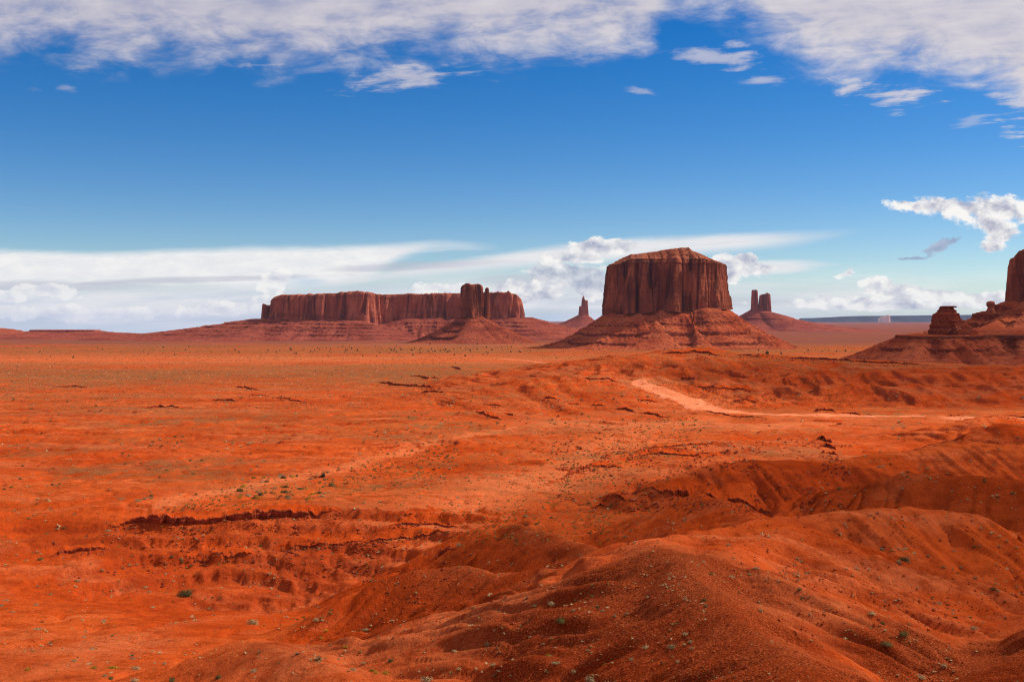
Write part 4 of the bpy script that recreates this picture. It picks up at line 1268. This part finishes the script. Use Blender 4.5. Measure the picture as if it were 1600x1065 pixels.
def build_ledge(pts, hpx, label, idx):
    X, Y, Z = hit([p[0] for p in pts], [p[1] + hpx * 0.8 for p in pts], y0=268 if 'black cliff' in label else 150)
    ok = Y == Y
    if ok.sum() < 2:
        return
    P = np.stack([X[ok], Y[ok]], 1)
    # avoid wild depth jumps
    keep = [0]
    for i in range(1, len(P)):
        if abs(P[i, 1] - P[keep[-1], 1]) < 0.22 * P[keep[-1], 1]:
            keep.append(i)
    P = P[keep]
    if len(P) < 2:
        return
    ym = P[:, 1].mean()
    hm = hpx / F * ym * (0.85 if hpx < 8 else 0.95)                   # height of the face in metres
    seg = np.hypot(*np.diff(P, axis=0).T); s = np.concatenate([[0], np.cumsum(seg)])
    step = max(0.22, ym / F * 0.45)
    q = np.linspace(0, s[-1], max(14, int(s[-1] / step)))
    Cc = np.stack([np.interp(q, s, P[:, 0]), np.interp(q, s, P[:, 1])], 1)
    for _ in range(int(len(q) * 0.04) + 2):
        Cc[1:-1] = (Cc[:-2] + 2 * Cc[1:-1] + Cc[2:]) / 4
    r0 = Cc / np.linalg.norm(Cc, axis=1)[:, None]
    e = q / q[-1]
    ends = sstep(0, 0.22, e) * (1 - sstep(0.78, 1, e))
    u1 = fbm(q / (hm * 5), q * 0 + idx, 3, 700 + idx)
    blk = np.round(2.4 * fbm(q / (hm * 0.9), q * 0 + idx, 2, 720 + idx)) / 2.4
    var = 0.62 + 0.75 * fbm(q / (hm * 4.0), q * 0 + idx + .5, 3, 740 + idx) + 0.22 * np.round(2.5 * perlin(q / (hm * 0.8), q * 0 + idx, 747)) / 2
    hh = hm * np.clip(var, 0.05, 1.1) * (0.06 + 0.94 * ends)
    hs_ = hh.copy()
    for _ in range(30):
        hs_[1:-1] = (hs_[:-2] + 2 * hs_[1:-1] + hs_[2:]) / 4
    hsm = hs_.copy()
    hs_ = np.minimum(hs_, hh + 0.1 * hm)
    front = hm * (1.1 * u1 + 0.45 * blk)
    fs_ = hm * 1.1 * u1
    rows = []
    xy0 = Cc - r0 * front[:, None]
    zg = ground_height(xy0[:, 0], xy0[:, 1])
    prof_ = [(0.30, -1.2), (0.22, -0.05), (0.06, 0.22), (0.14, 0.42), (-0.02, 0.47), (0.06, 0.72), (-0.06, 0.78), (-0.02, 0.97), (0.20, 1.0)]
    for (o_, f_) in prof_:
        j = 0.16 * fbm(q / (hm * 0.5), q * 0 + f_ * 3, 2, 760 + idx)
        # positive = farther back (away from the viewer's side)
        xy = xy0 + r0 * ((o_ + j) * hh)[:, None]
        rows.append(np.column_stack([xy, zg + f_ * hh]))
    nface = len(rows)
    for back, f_ in ((0.8, 0.97), (1.8, 0.72), (3.2, 0.42), (5.0, 0.16), (7.0, -0.05), (9.0, -0.5)):
        xy = Cc + r0 * (-fs_ + (0.6 * hm + back * hm * (1.0 if hpx < 8 else 0.45)) * (0.15 + 0.85 * ends))[:, None]
        zz = ground_height(xy[:, 0], xy[:, 1])
        zt = zg + hs_
        z = zz + f_ * hsm * 0.8 * (0.9 + 0.25 * fbm(xy[:, 0] / (hm * 2), xy[:, 1] / (hm * 2), 2, 770)) if f_ < 0.9 else np.maximum(zz, zt - 0.03 * hs_)
        rows.append(np.column_stack([xy, z]))
    V = np.stack(rows, 0).reshape(-1, 3)
    c = np.array([P[:, 0].mean(), ym, 0.0]); c[2] = float(ground_height(c[0:1], c[1:2])[0])
    fc = grid_faces(len(rows), len(q))
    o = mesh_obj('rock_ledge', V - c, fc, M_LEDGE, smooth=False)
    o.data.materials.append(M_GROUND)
    isback = (np.arange(len(fc)) // (len(q) - 1)) >= nface - 1
    o.data.polygons.foreach_set('material_index', isback.astype(np.int32))
    o.data.polygons.foreach_set('use_smooth', isback)
    ca = o.data.color_attributes.new('cover', 'FLOAT_COLOR', 'POINT')
    ca.data.foreach_set('color', np.zeros(4 * len(V), np.float32))
    o.location = c
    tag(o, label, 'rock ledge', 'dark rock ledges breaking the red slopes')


for i, (p, h_, lb) in enumerate(LEDGES):
    build_ledge(p, h_, lb, i)

# ------------------------------------------------------------------ shrubs


def leaf_cloud(n, rx, rz, size, seed, shell=0.55, blade=False, lift=0.0):
    """many separate little leaves or blades filling a dome"""
    r = np.random.default_rng(seed)
    V = []; Fc = []
    lump = r.normal(size=(5, 3)); lump[:, 2] = np.abs(lump[:, 2]); lump /= np.linalg.norm(lump, axis=1)[:, None]
    for i in range(n):
        d = r.normal(size=3); d[2] = abs(d[2]) * 0.9 + 0.03; d /= np.linalg.norm(d)
        k = (lump @ d).max()
        rr = (shell + (1 - shell) * r.random()) * (0.45 + 0.65 * max(0, k) ** 4) * (0.85 + 0.3 * r.random())
        c = np.array([d[0] * rx * rr, d[1] * rx * rr, d[2] * rz * rr + lift])
        if blade:
            b = c * 0.25; b[2] = 0
            side = np.cross(d, (0.3, 0.2, 1)); side /= np.linalg.norm(side) + 1e-6
            w = size * (0.5 + r.random())
            V += [b - side * w, b + side * w, c]
        else:
            a = r.normal(size=3); a /= np.linalg.norm(a)
            b = np.cross(a, d + 0.01); b /= np.linalg.norm(b) + 1e-6
            s = size * (0.6 + 0.9 * r.random())
            V += [c - a * s, c + b * s * 0.7, c + a * s]
        j = len(V)
        Fc.append((j - 3, j - 2, j - 1))
    return np.array(V), np.array(Fc)


def stems(n, rx, rz, w, seed):
    r = np.random.default_rng(seed)
    V = []; Fc = []
    for i in range(n):
        a = r.random() * 6.28; l = 0.5 + 0.5 * r.random()
        tip = np.array([math.cos(a) * rx * l * 0.8, math.sin(a) * rx * l * 0.8, rz * (0.55 + 0.4 * r.random())])
        for k in range(3):
            p = k * 2.094
            V.append((math.cos(p) * w, math.sin(p) * w, -0.15)); V.append(tuple(tip + np.array([math.cos(p), math.sin(p), 0]) * w * 0.35))
        b = len(V) - 6
        for k in range(3):
            k2 = (k + 1) % 3
            Fc.append((b + 2 * k, b + 2 * k2, b + 2 * k2 + 1, b + 2 * k + 1))
    return np.array(V), np.array(Fc)


def proto_mesh(name, V, Fc, mat):
    o = mesh_obj(name, V, Fc, mat, smooth=False)
    me = o.data
    bpy.data.objects.remove(o)
    return me


def whole_mesh(Vf, Ff, Vs, Fs, mat):
    fl = [tuple(map(int, f)) for f in Ff] + [tuple(int(i) + len(Vf) for i in f) for f in Fs]
    me = proto_mesh('shrub', np.concatenate([Vf, Vs]), fl, mat)
    me.materials.append(M_STEM)
    me.polygons.foreach_set('material_index', np.array([0] * len(Ff) + [1] * len(Fs), np.int32))
    return me


KIND = {}
for kind, mat, args in (('sage', M_SAGE, dict(n=620, rx=1.0, rz=0.85, size=0.075)), ('olive', M_OLIVE, dict(n=1100, rx=1.0, rz=0.95, size=0.075)),
                        ('yellow', M_YELLOW, dict(n=520, rx=1.0, rz=0.8, size=0.07)), ('straw', M_STRAW, dict(n=420, rx=1.0, rz=1.0, size=0.018, blade=True)),
                        ('juniper', M_JUNI, dict(n=700, rx=1.0, rz=1.7, size=0.13, shell=0.4))):
    KIND[kind] = []
    for v in range(3):
        Vf, Ff = leaf_cloud(seed=900 + v + len(kind) * 10, **args)
        Vs, Fs = stems(14, 0.9, args['rz'] * 0.9, 0.03, 950 + v)
        KIND[kind].append((proto_mesh('foliage', Vf, Ff, mat), proto_mesh('stem', Vs, Fs, M_STEM), whole_mesh(Vf, Ff, Vs, Fs, mat)))
NAME = {'sage': 'sage_bush', 'olive': 'dark_shrub', 'yellow': 'yellow_bush', 'straw': 'dry_grass_tuft', 'juniper': 'juniper_bush'}
CATN = {'sage': 'shrub', 'olive': 'shrub', 'yellow': 'shrub', 'straw': 'grass tuft', 'juniper': 'shrub'}


def shrub(kind, x, y, z, w, label, group, parts=True, tall=1.0):
    v = random.randrange(3)
    f, s, whole = KIND[kind][v]
    if parts:
        e = empty(NAME[kind], (x, y, z - 0.03 * w))
        for me, nm in ((f, 'foliage'), (s, 'stem')):
            c = bpy.data.objects.new(nm, me); COL.objects.link(c); c.parent = e
    else:
        e = bpy.data.objects.new(NAME[kind], whole); COL.objects.link(e)
        e.location = (x, y, z - 0.03 * w)
    e.rotation_euler = (0, 0, random.random() * 6.28)
    e.scale = (w / 2, w / 2 * random.uniform(0.85, 1.15), w / 2 * tall)
    tag(e, label, CATN[kind], group)
    return e


HERO = [  # px, py of the base, width in photo pixels, kind, label, height factor
    (290, 930, 30, 'olive', 'largest dark green bush at the foot of the left hollow', 0.9),
    (395, 974, 25, 'sage', 'rounded grey-brown bush with yellow at its foot, right of the washed track', 0.95),
    (43, 1046, 13, 'yellow', 'yellow bush near the bottom left corner', 0.9),
    (148, 1043, 17, 'yellow', 'yellow bush leading a cluster on the bottom left slope', 0.7),
    (176, 1043, 22, 'yellow', 'widest yellow bush in the bottom left cluster', 0.7),
    (172, 1060, 14, 'olive', 'dark low bush under the bottom left yellow cluster', 0.7),
    (211, 1045, 20, 'sage', 'grey bush just right of the bottom left yellow cluster', 0.8),
    (210, 1063, 19, 'sage', 'pale grey bush at the bottom edge below the yellow cluster', 0.8),
    (270, 1063, 14, 'olive', 'narrow green bush at the bottom edge left of the bottom mound', 1.2),
    (206, 1024, 16, 'straw', 'straw tuft above the bottom left yellow cluster', 0.6),
    (60, 983, 18, 'sage', 'grey low bush on the bare left slope', 0.6),
    (20, 956, 13, 'sage', 'small grey bush by the left edge', 0.7),
    (494, 970, 15, 'sage', 'pale grey bush on the slope right of the round brown bush', 0.9),
    (441, 951, 14, 'sage', 'flat grey bush at the mouth of the hollow', 0.6),
    (510, 985, 14, 'yellow', 'yellow-green bush at the left foot of the near mounds', 0.6),
    (497, 1030, 24, 'straw', 'large straw tuft on the right side of the bottom mound', 0.8),
    (465, 1022, 19, 'straw', 'flat straw tuft on top of the bottom mound', 0.6),
    (405, 1019, 14, 'straw', 'small straw tuft near the peak of the bottom mound', 0.7),
    (397, 1048, 17, 'sage', 'grey bush on the face of the bottom mound', 0.7),
    (342, 1058, 14, 'olive', 'dark green bush on the shaded left face of the bottom mound', 1.1),
    (667, 1064, 26, 'sage', 'wide grey bush cut by the bottom edge below the nearest mound', 0.9),
    (582, 1047, 15, 'yellow', 'left one of two yellow bushes below the nearest mound', 0.7),
    (604, 1051, 19, 'yellow', 'right one of two yellow bushes below the nearest mound', 0.6),
    (571, 984, 15, 'sage', 'green-grey bush in the crease left of the nearest mound', 0.9),
    (551, 1046, 16, 'sage', 'dark grey bush at the bottom left of the nearest mound', 0.7),
    (610, 1034, 12, 'olive', 'small dark bush above the two yellow bushes', 0.8),
    (717, 852, 13, 'sage', 'grey-green bush on the left shoulder of the farthest near mound', 0.9),
    (581, 907, 18, 'straw', 'pale tuft at the lower end of the hollow floor', 0.6),
    (862, 942, 20, 'sage', 'olive bush standing high on the dark slope', 0.9),
    (876, 973, 18, 'olive', 'dark green bush just below the olive bush on the dark slope', 1.2),
    (935, 947, 16, 'straw', 'pale straw tuft beside the olive bush on the dark slope', 0.5),
    (1010, 1012, 20, 'sage', 'left one of a grey pair on the lower dark slope', 0.7),
    (1050, 1010, 22, 'sage', 'right one of a grey pair on the lower dark slope', 0.8),
    (856, 1024, 12, 'yellow', 'small yellow bush on the dark slope above the bottom centre', 0.9),
    (947, 1036, 17, 'yellow', 'yellow bush on the lower dark slope by a stone cluster', 0.8),
    (923, 1064, 27, 'sage', 'large pale bush at the bottom edge of the dark slope', 1.0),
    (955, 1067, 26, 'sage', 'dull green bush cut by the bottom edge beside the large pale one', 0.8),
    (775, 1053, 16, 'straw', 'flat straw tuft low on the dark slope', 0.5),
    (869, 1036, 18, 'sage', 'grey bush on the dark slope between the yellow ones', 0.6),
    (1414, 873, 19, 'olive', 'dark bush alone on the fluted right slope', 0.8),
    (1410, 991, 22, 'olive', 'dark rounded bush above the gully junction', 0.8),
    (1385, 1009, 24, 'olive', 'dark sprawling bush just left of the gully', 0.6),
    (1142, 901, 16, 'sage', 'grey bush on the lit ridge side, second from the ridge crest', 0.8),
    (1098, 877, 10, 'sage', 'small pale bush nearest the lit ridge crest', 0.7),
    (1250, 877, 12, 'sage', 'small brown bush near the top of the fluted slope', 0.8),
    (1182, 888, 13, 'sage', 'grey bush in a rill of the fluted slope', 0.7),
    (1362, 959, 18, 'sage', 'brown-grey bush at the lower end of the rills', 0.7),
    (1378, 972, 12, 'olive', 'small green bush below the rills', 0.9),
    (1475, 1040, 17, 'sage', 'brown bush on the shaded bottom right slope', 0.8),
    (1520, 982, 22, 'sage', 'low wide bush at the edge of the shaded right slope', 0.5),
    (1466, 942, 16, 'sage', 'grey bush on the right bank above the gully', 0.7),
    (1438, 1060, 20, 'sage', 'grey bush at the bottom edge inside the gully', 0.8),
    (1552, 922, 12, 'olive', 'small dark bush on the slope by the right edge', 0.8),
    (505, 745, 12, 'juniper', 'lone dark upright juniper beside the sandy wash', 0.9),
]
hx, hy, hz_ = hit([h[0] for h in HERO], [h[1] for h in HERO])
for (px, py, w, kd, lb, tl), x, y, z in zip(HERO, hx, hy, hz_):
    if y != y:
        continue
    shrub(kd, x, y, z, w / F * y, lb, None, True, tl)

# scattered small shrubs (individuals), by region; each region's plants look alike
REG = [  # region polygon as box list (x0,x1,y0,y1), count, width px, kinds, group, label per kind
    ((0, 260, 880, 1060), 30, (7, 13), ('sage', 'sage', 'straw'), 'small shrubs on the lower left slope', 'small dull {k} on the bare lower left slope'),
    ((0, 420, 815, 880), 14, (7, 12), ('sage', 'olive', 'yellow'), 'small shrubs round the left hollow', 'small {k} on the slope beside the left hollow'),
    ((430, 640, 930, 1060), 18, (6, 12), ('sage', 'straw', 'yellow'), 'small shrubs left of the near mounds', 'small {k} on the ground left of the near mounds'),
    ((690, 1090, 930, 1060), 36, (7, 14), ('sage', 'straw', 'sage'), 'small shrubs on the dark near slope', 'small {k} on the dark near slope'),
    ((1090, 1590, 840, 990), 40, (6, 12), ('sage', 'sage', 'olive'), 'small shrubs on the fluted right slope', 'small {k} dotted on the fluted right slope'),
    ((780, 1000, 780, 850), 26, (6, 11), ('sage', 'yellow', 'olive'), 'small shrubs in the valley mouth', 'small {k} on the sandy valley floor behind the near mounds'),
    ((370, 520, 740, 780), 40, (8, 16), ('sage', 'yellow', 'olive'), 'shrubs along the sandy wash', 'small {k} growing along the sandy wash'),
    ((170, 240, 776, 784), 5, (8, 16), ('sage',), 'shrubs above the left scarp', 'low {k} above the left scarp'),
    ((0, 420, 690, 790), 34, (5, 9), ('sage', 'olive'), 'small shrubs on the left middle slopes', 'tiny {k} on the left middle slopes'),
    ((1240, 1600, 700, 800), 22, (5, 10), ('sage', 'olive'), 'small shrubs on the right middle hills', 'tiny {k} on the hills at middle right'),
]
KW = {'sage': 'grey-green sagebrush', 'olive': 'dark green shrub', 'yellow': 'yellow flowering bush', 'straw': 'dry straw tuft', 'juniper': 'juniper'}
for (x0, x1, y0, y1), cnt, (w0, w1), kinds, grp, lab in REG:
    px = rng.uniform(x0, x1, cnt); py = rng.uniform(y0, y1, cnt)
    X, Y, Z = hit(px, py)
    for a, b, c in zip(X, Y, Z):
        if b == b:
            kd = random.choice(kinds)
            shrub(kd, a, b, c, random.uniform(w0, w1) / F * b, lab.format(k=KW[kd]), grp + ', ' + KW[kd], False, random.uniform(0.6, 1.0))


# ------------------------------------------------------------------ juniper trees on the far plain
def juniper_proto():
    V, Fc = leaf_cloud(220, 1.0, 1.5, 0.26, 990, shell=0.35, lift=0.25)
    Vt, Ft = stems(3, 0.3, 1.1, 0.10, 991)
    return whole_mesh(V, Fc, Vt, Ft, M_JUNI)


JM = juniper_proto()
px = np.concatenate([rng.normal(720, 170, 60), rng.uniform(60, 760, 30), rng.uniform(1180, 1330, 14), rng.uniform(420, 860, 40)])
py = np.concatenate([rng.normal(548, 3.0, 60), rng.uniform(540, 562, 30), rng.uniform(546, 554, 14), rng.normal(545, 3.5, 40)])
s_ = (py > 538)
X, Y, Z = hit(px[s_], py[s_])
for a, b, c in zip(X, Y, Z):
    if b == b and b > 1300:
        o = bpy.data.objects.new('juniper_tree', JM); COL.objects.link(o)
        o.location = (a, b, c - 0.2)
        k = random.uniform(1.3, 3.2)
        o.scale = (k, k, k * random.uniform(0.7, 1.1)); o.rotation_euler = (0, 0, random.random() * 6)
        tag(o, 'tiny dark juniper on the far plain before the buttes', 'tree', 'junipers dotted over the far plain')

# ------------------------------------------------------------------ boulders


def rock_mesh(seed, flat=0.7):
    import bmesh
    bm = bmesh.new()
    bmesh.ops.create_icosphere(bm, subdivisions=2, radius=1.0)
    r = np.random.default_rng(seed)
    pl = r.normal(size=(9, 3)); pl /= np.linalg.norm(pl, axis=1)[:, None]
    dd = r.uniform(0.55, 0.9, 9)
    for v in bm.verts:
        p = np.array(v.co)
        for n_, d_ in zip(pl, dd):
            k = p @ n_
            if k > d_:
                p = p - n_ * (k - d_)
        v.co = (p[0], p[1] * 0.85, p[2] * flat)
    me = bpy.data.meshes.new('boulder')
    bm.to_mesh(me); bm.free()
    me.materials.append(M_BOULDER)
    return me


BM = [rock_mesh(s) for s in range(4)]


def boulder(x, y, z, w, label, group):
    o = bpy.data.objects.new('boulder', random.choice(BM)); COL.objects.link(o)
    o.location = (x, y, z + 0.15 * w)
    o.scale = (w / 2,) * 3
    o.rotation_euler = (random.uniform(-.4, .4), random.uniform(-.4, .4), random.random() * 6)
    tag(o, label, 'boulder', group)


# fallen blocks below the layered outcrop: on the bench slope (ray cast on the finished bench)
dg = None


def drop(pxs, pys, names):
    """first surface met along sight lines, among the named objects"""
    bpy.context.view_layer.update()
    dep = bpy.context.evaluated_depsgraph_get()
    out = []
    for px, py in zip(pxs, pys):
        d = mathutils.Vector(((px - 800) / F, 1.0, -(py - HZ) / F)).normalized()
        ok, loc, nor, fi, ob, mt = SC.ray_cast(dep, mathutils.Vector((0, 0, CZ)), d, distance=20000)
        out.append((loc, ob.name if ob else '') if ok else None)
    return out


for (x0, x1, y0, y1, n_, w0, w1, lab, grp) in (
        (1480, 1530, 512, 526, 34, 2.0, 5.0, 'pale fallen block in the heap under the layered outcrop', 'fallen blocks under the layered outcrop'),
        (1435, 1480, 545, 557, 20, 1.6, 4.0, 'pale block scattered on the fluted slope of the bench', 'blocks on the bench slope'),
        (1520, 1560, 530, 552, 18, 1.6, 4.0, 'pale block in the shaded notch of the bench', 'blocks in the bench notch'),
        (1550, 1600, 498, 520, 12, 1.5, 3.5, 'pale block on the slopes under the edge butte', 'blocks under the edge butte'),
        (930, 1200, 495, 535, 70, 1.0, 2.6, 'block of rock lying on the talus of the big butte', 'blocks on the big butte talus'),
        (700, 800, 500, 530, 16, 1.0, 2.0, 'block of rock lying on the talus of the tower', 'blocks on the tower talus')):
    for h in drop(rng.uniform(x0, x1, n_), rng.uniform(y0, y1, n_), None):
        if h and h[0].y < 6000:
            boulder(h[0].x, h[0].y, h[0].z, random.uniform(w0, w1) / F * h[0].y, lab, grp)

# ------------------------------------------------------------------ uncountable cover: tufts, gravel


def scatter_mesh(name, pts, sizes, base_v, base_f, mat, rz=0.8):
    n = len(pts); m = len(base_v)
    ang = rng.uniform(0, 6.28, n); c, s = np.cos(ang), np.sin(ang)
    B = base_v[None] * (1 + 0.3 * rng.normal(size=(n, m, 1)))
    V = np.empty((n, m, 3))
    V[:, :, 0] = (B[:, :, 0] * c[:, None] - B[:, :, 1] * s[:, None]) * sizes[:, None] + pts[:, 0:1]
    V[:, :, 1] = (B[:, :, 0] * s[:, None] + B[:, :, 1] * c[:, None]) * sizes[:, None] + pts[:, 1:2]
    V[:, :, 2] = B[:, :, 2] * sizes[:, None] * rz + pts[:, 2:3]
    Fc = (base_f[None] + (np.arange(n) * m)[:, None, None]).reshape(-1, base_f.shape[1])
    o = mesh_obj(name, V.reshape(-1, 3), Fc, mat, smooth=False)
    tag(o, kind='stuff')
    return o


def screen_scatter(x0, x1, y0, y1, n, dens=None):
    px = rng.uniform(x0, x1, n); py = rng.uniform(y0, y1, n)
    if dens is not None:
        k = rng.random(n) < dens(px, py)
        px, py = px[k], py[k]
    X, Y, Z = hit(px, py)
    ok = Y == Y
    return np.stack([X[ok], Y[ok], Z[ok]], 1)


tv, tf = leaf_cloud(16, 1.0, 0.8, 0.42, 1001, shell=0.3)
# scrub on the plain
P = screen_scatter(-40, 1400, 541, 640, 20000, lambda x, y: 0.5 + 0.9 * fbm(x / 120, y / 10, 3, 1002))
o = scatter_mesh('desert_scrub', P, rng.uniform(0.6, 1.4, len(P)) * P[:, 1] / 1716, tv, tf, M_OLIVE)
tag(o, 'low grey-green scrub covering the far plain', 'scrub')
P = screen_scatter(-40, 620, 556, 625, 1100, lambda x, y: np.exp(-((y - 590) / 20) ** 2) * (0.7 + fbm(x / 100, y / 12, 3, 1003)))
o = scatter_mesh('pale_grass', P, rng.uniform(0.6, 1.5, len(P)) * P[:, 1] / 1716, tv, tf, leaf_material('pale_bleached_grass', (0.78, 0.50, 0.33), (0.62, 0.38, 0.24)))
tag(o, 'pale bleached tufts speckling the left plain', 'grass')
# valley floor tufts
P = screen_scatter(-20, 1100, 620, 1060, 13000, lambda x, y: -0.05 + 1.2 * fbm(x / 110, y / 45, 4, 1011))
P2 = screen_scatter(200, 720, 690, 800, 3500, lambda x, y: np.exp(-((y - (800 - (x - 250) * 0.225) - 12) / 18) ** 2))
P = np.concatenate([P, P2])
o = scatter_mesh('desert_grass', P, (1.2 + 3.0 * rng.random(len(P)) ** 2.5) * P[:, 1] / 1716, tv, tf, leaf_material('olive_yellow_grass', (0.30, 0.20, 0.05), (0.18, 0.13, 0.05)))
tag(o, 'olive yellow tufts in clusters along the washes', 'grass')
P = screen_scatter(560, 1100, 650, 850, 6500, lambda x, y: 0.15 + 1.3 * np.exp(-((x - 1000 + (y - 680) * 1.2) / 90) ** 2) * (0.6 + fbm(x / 50, y / 25, 3, 1004)))
o = scatter_mesh('valley_grass', P, (1.0 + 2.4 * rng.random(len(P)) ** 2) * P[:, 1] / 1716, tv, tf, leaf_material('yellow_green_grass', (0.34, 0.21, 0.045), (0.24, 0.16, 0.05)))
tag(o, 'yellow-green tufts along the valley floor', 'grass')
P = screen_scatter(-20, 1620, 615, 1065, 15000, lambda x, y: 0.10 + 1.1 * fbm(x / 90, y / 40, 4, 1005))
o = scatter_mesh('sparse_scrub', P, (1.2 + 3.2 * rng.random(len(P)) ** 2.5) * P[:, 1] / 1716, tv, tf, M_SAGE)
tag(o, 'sparse tiny scrub over the red slopes', 'scrub')
# gravel
gv = np.array([(1, 0, 0), (0, 0.9, 0), (-0.9, 0.1, 0), (0.1, -1, 0), (0.1, 0.1, 0.75), (0, 0, -0.6)], float)
gf = np.array([(0, 1, 4), (1, 2, 4), (2, 3, 4), (3, 0, 4), (1, 0, 5), (2, 1, 5), (3, 2, 5), (0, 3, 5)])
P = screen_scatter(560, 1640, 800, 1075, 24000, lambda x, y: np.clip(0.25 + 0.9 * fbm(x / 140, y / 90, 4, 1006), 0.03, 1))
o = scatter_mesh('gravel', P, (0.35 + 3.2 * rng.random(len(P)) ** 5) * P[:, 1] / 1716, gv, gf, M_STONE)
tag(o, 'dark red gravel strewn over the near slopes', 'gravel')
P = screen_scatter(80, 740, 800, 930, 3500, lambda x, y: np.clip(0.5 + 1.2 * fbm(x / 70, y / 30, 4, 1007), 0.03, 1) * np.exp(-(((x - 430) / 260) ** 2 + ((y - 860) / 50) ** 2)))
o = scatter_mesh('rubble', P, rng.uniform(0.3, 1.0, len(P)) ** 2 * 4.5 * P[:, 1] / 1716, gv, gf, M_LEDGE)
tag(o, 'broken red rubble covering the walls of the left hollow', 'rubble')
P = screen_scatter(870, 1330, 685, 800, 4500, lambda x, y: np.clip(0.3 + 1.5 * fbm(x / 60, y / 20, 4, 1008), 0.0, 1))
o = scatter_mesh('rubble', P, rng.uniform(0.3, 1.0, len(P)) ** 2 * 4.0 * P[:, 1] / 1716, gv, gf, M_LEDGE)
tag(o, 'broken red rubble around the valley ledges', 'rubble')
# blocks fallen below the ledges
qx, qy = [], []
for p_, h_, lb_ in LEDGES:
    for a_, b_ in zip(p_[:-1], p_[1:]):
        m_ = int(max(6, math.hypot(b_[0] - a_[0], b_[1] - a_[1]) * (0.5 + 0.09 * h_)))
        t_ = rng.random(m_)
        qx.append(a_[0] + (b_[0] - a_[0]) * t_ + rng.normal(0, 2, m_))
        qy.append(a_[1] + (b_[1] - a_[1]) * t_ + h_ * (0.75 + 1.3 * rng.random(m_) ** 1.6))
X_, Y_, Z_ = hit(np.concatenate(qx), np.concatenate(qy))
ok_ = (Y_ == Y_)
P = np.stack([X_[ok_], Y_[ok_], Z_[ok_]], 1)
o = scatter_mesh('rubble', P, (0.7 + 2.6 * rng.random(len(P)) ** 2.5) * P[:, 1] / 1716 * np.where(P[:, 1] < 500, 1.0, 0.7), gv, gf, M_LEDGE)
tag(o, 'broken dark red rock lying at the foot of the ledges', 'rubble')
P = screen_scatter(-20, 560, 880, 1070, 3000, None)
o = scatter_mesh('gravel', P, rng.uniform(0.3, 1.0, len(P)) ** 2 * 1.7 * P[:, 1] / 1716, gv, gf, M_STONE)
tag(o, 'scattered pebbles on the lower left slope', 'gravel')

# ------------------------------------------------------------------ clouds added to shade the ground, unseen (right of the frame)


def shadow_cloud(ground_xy, rx, ry, rz, depth, seed):
    t = (1500.0 - 20) / sdir.z
    c = np.array([ground_xy[0] + sdir.x * t, ground_xy[1] + sdir.y * t, 1500.0])
    n, k = 96, 40
    th = np.linspace(0, 2 * math.pi, n, endpoint=False); ph = np.linspace(-math.pi / 2, math.pi / 2, k)
    V = []
    for p in ph:
        d = np.column_stack([np.cos(p) * np.cos(th), np.cos(p) * np.sin(th), np.full(n, math.sin(p))])
        r = 1 + 0.55 * fbm(d[:, 0] * 1.6 + d[:, 2], d[:, 1] * 1.6 - d[:, 2], 4, seed) + 0.12 * fbm(d[:, 0] * 6, d[:, 1] * 6 + d[:, 2] * 5, 3, seed + 9)
        zz = d[:, 2] * rz * np.where(d[:, 2] < 0, 0.35, 1.0)
        V.append(np.column_stack([d[:, 0] * rx * r, d[:, 1] * ry * r, zz * r]))
    m = bpy.data.materials.new('shadow_cloud_vapour')
    m.use_nodes = True
    nt = m.node_tree
    nt.nodes.clear()
    out = nt.nodes.new('ShaderNodeOutputMaterial')
    pv = nt.nodes.new('ShaderNodeVolumePrincipled')
    pv.inputs['Color'].default_value = (0.97, 0.97, 0.98, 1)
    pv.inputs['Density'].default_value = depth / (rz * 1.35)
    pv.inputs['Anisotropy'].default_value = 0.4
    nt.links.new(pv.outputs[0], out.inputs['Volume'])
    o = mesh_obj('shadow_cloud', np.concatenate(V), grid_faces(k, n, True), m)
    o.location = c
    tag(o, kind='structure')


shadow_cloud((175, 260), 150, 235, 110, 0.72, 1101)
shadow_cloud((640, 1190), 520, 260, 130, 0.75, 1102)
shadow_cloud((780, 1780), 420, 330, 150, 0.75, 1103)

# ------------------------------------------------------------------ haze


def build_haze():
    x, y0, y1, z0, z1 = 70000, -70000, 70000, -1620, 420
    V = [(-x, y0, z0), (x, y0, z0), (x, y1, z0), (-x, y1, z0), (-x, y0, z1), (x, y0, z1), (x, y1, z1), (-x, y1, z1)]
    Fc = [(0, 3, 2, 1), (4, 5, 6, 7), (0, 1, 5, 4), (1, 2, 6, 5), (2, 3, 7, 6), (3, 0, 4, 7)]
    m = bpy.data.materials.new('thin_blue_air')
    m.use_nodes = True
    nt = m.node_tree
    nt.nodes.clear()
    out = nt.nodes.new('ShaderNodeOutputMaterial')
    pv = nt.nodes.new('ShaderNodeVolumePrincipled')
    pv.inputs['Color'].default_value = (0.48, 0.66, 1.0, 1)
    pv.inputs['Density'].default_value = HAZE
    pv.inputs['Anisotropy'].default_value = 0.0
    nt.links.new(pv.outputs[0], out.inputs['Volume'])
    o = mesh_obj('haze', V, Fc, m, smooth=False)
    tag(o, kind='stuff')


HAZE = 0.7e-5
build_haze()
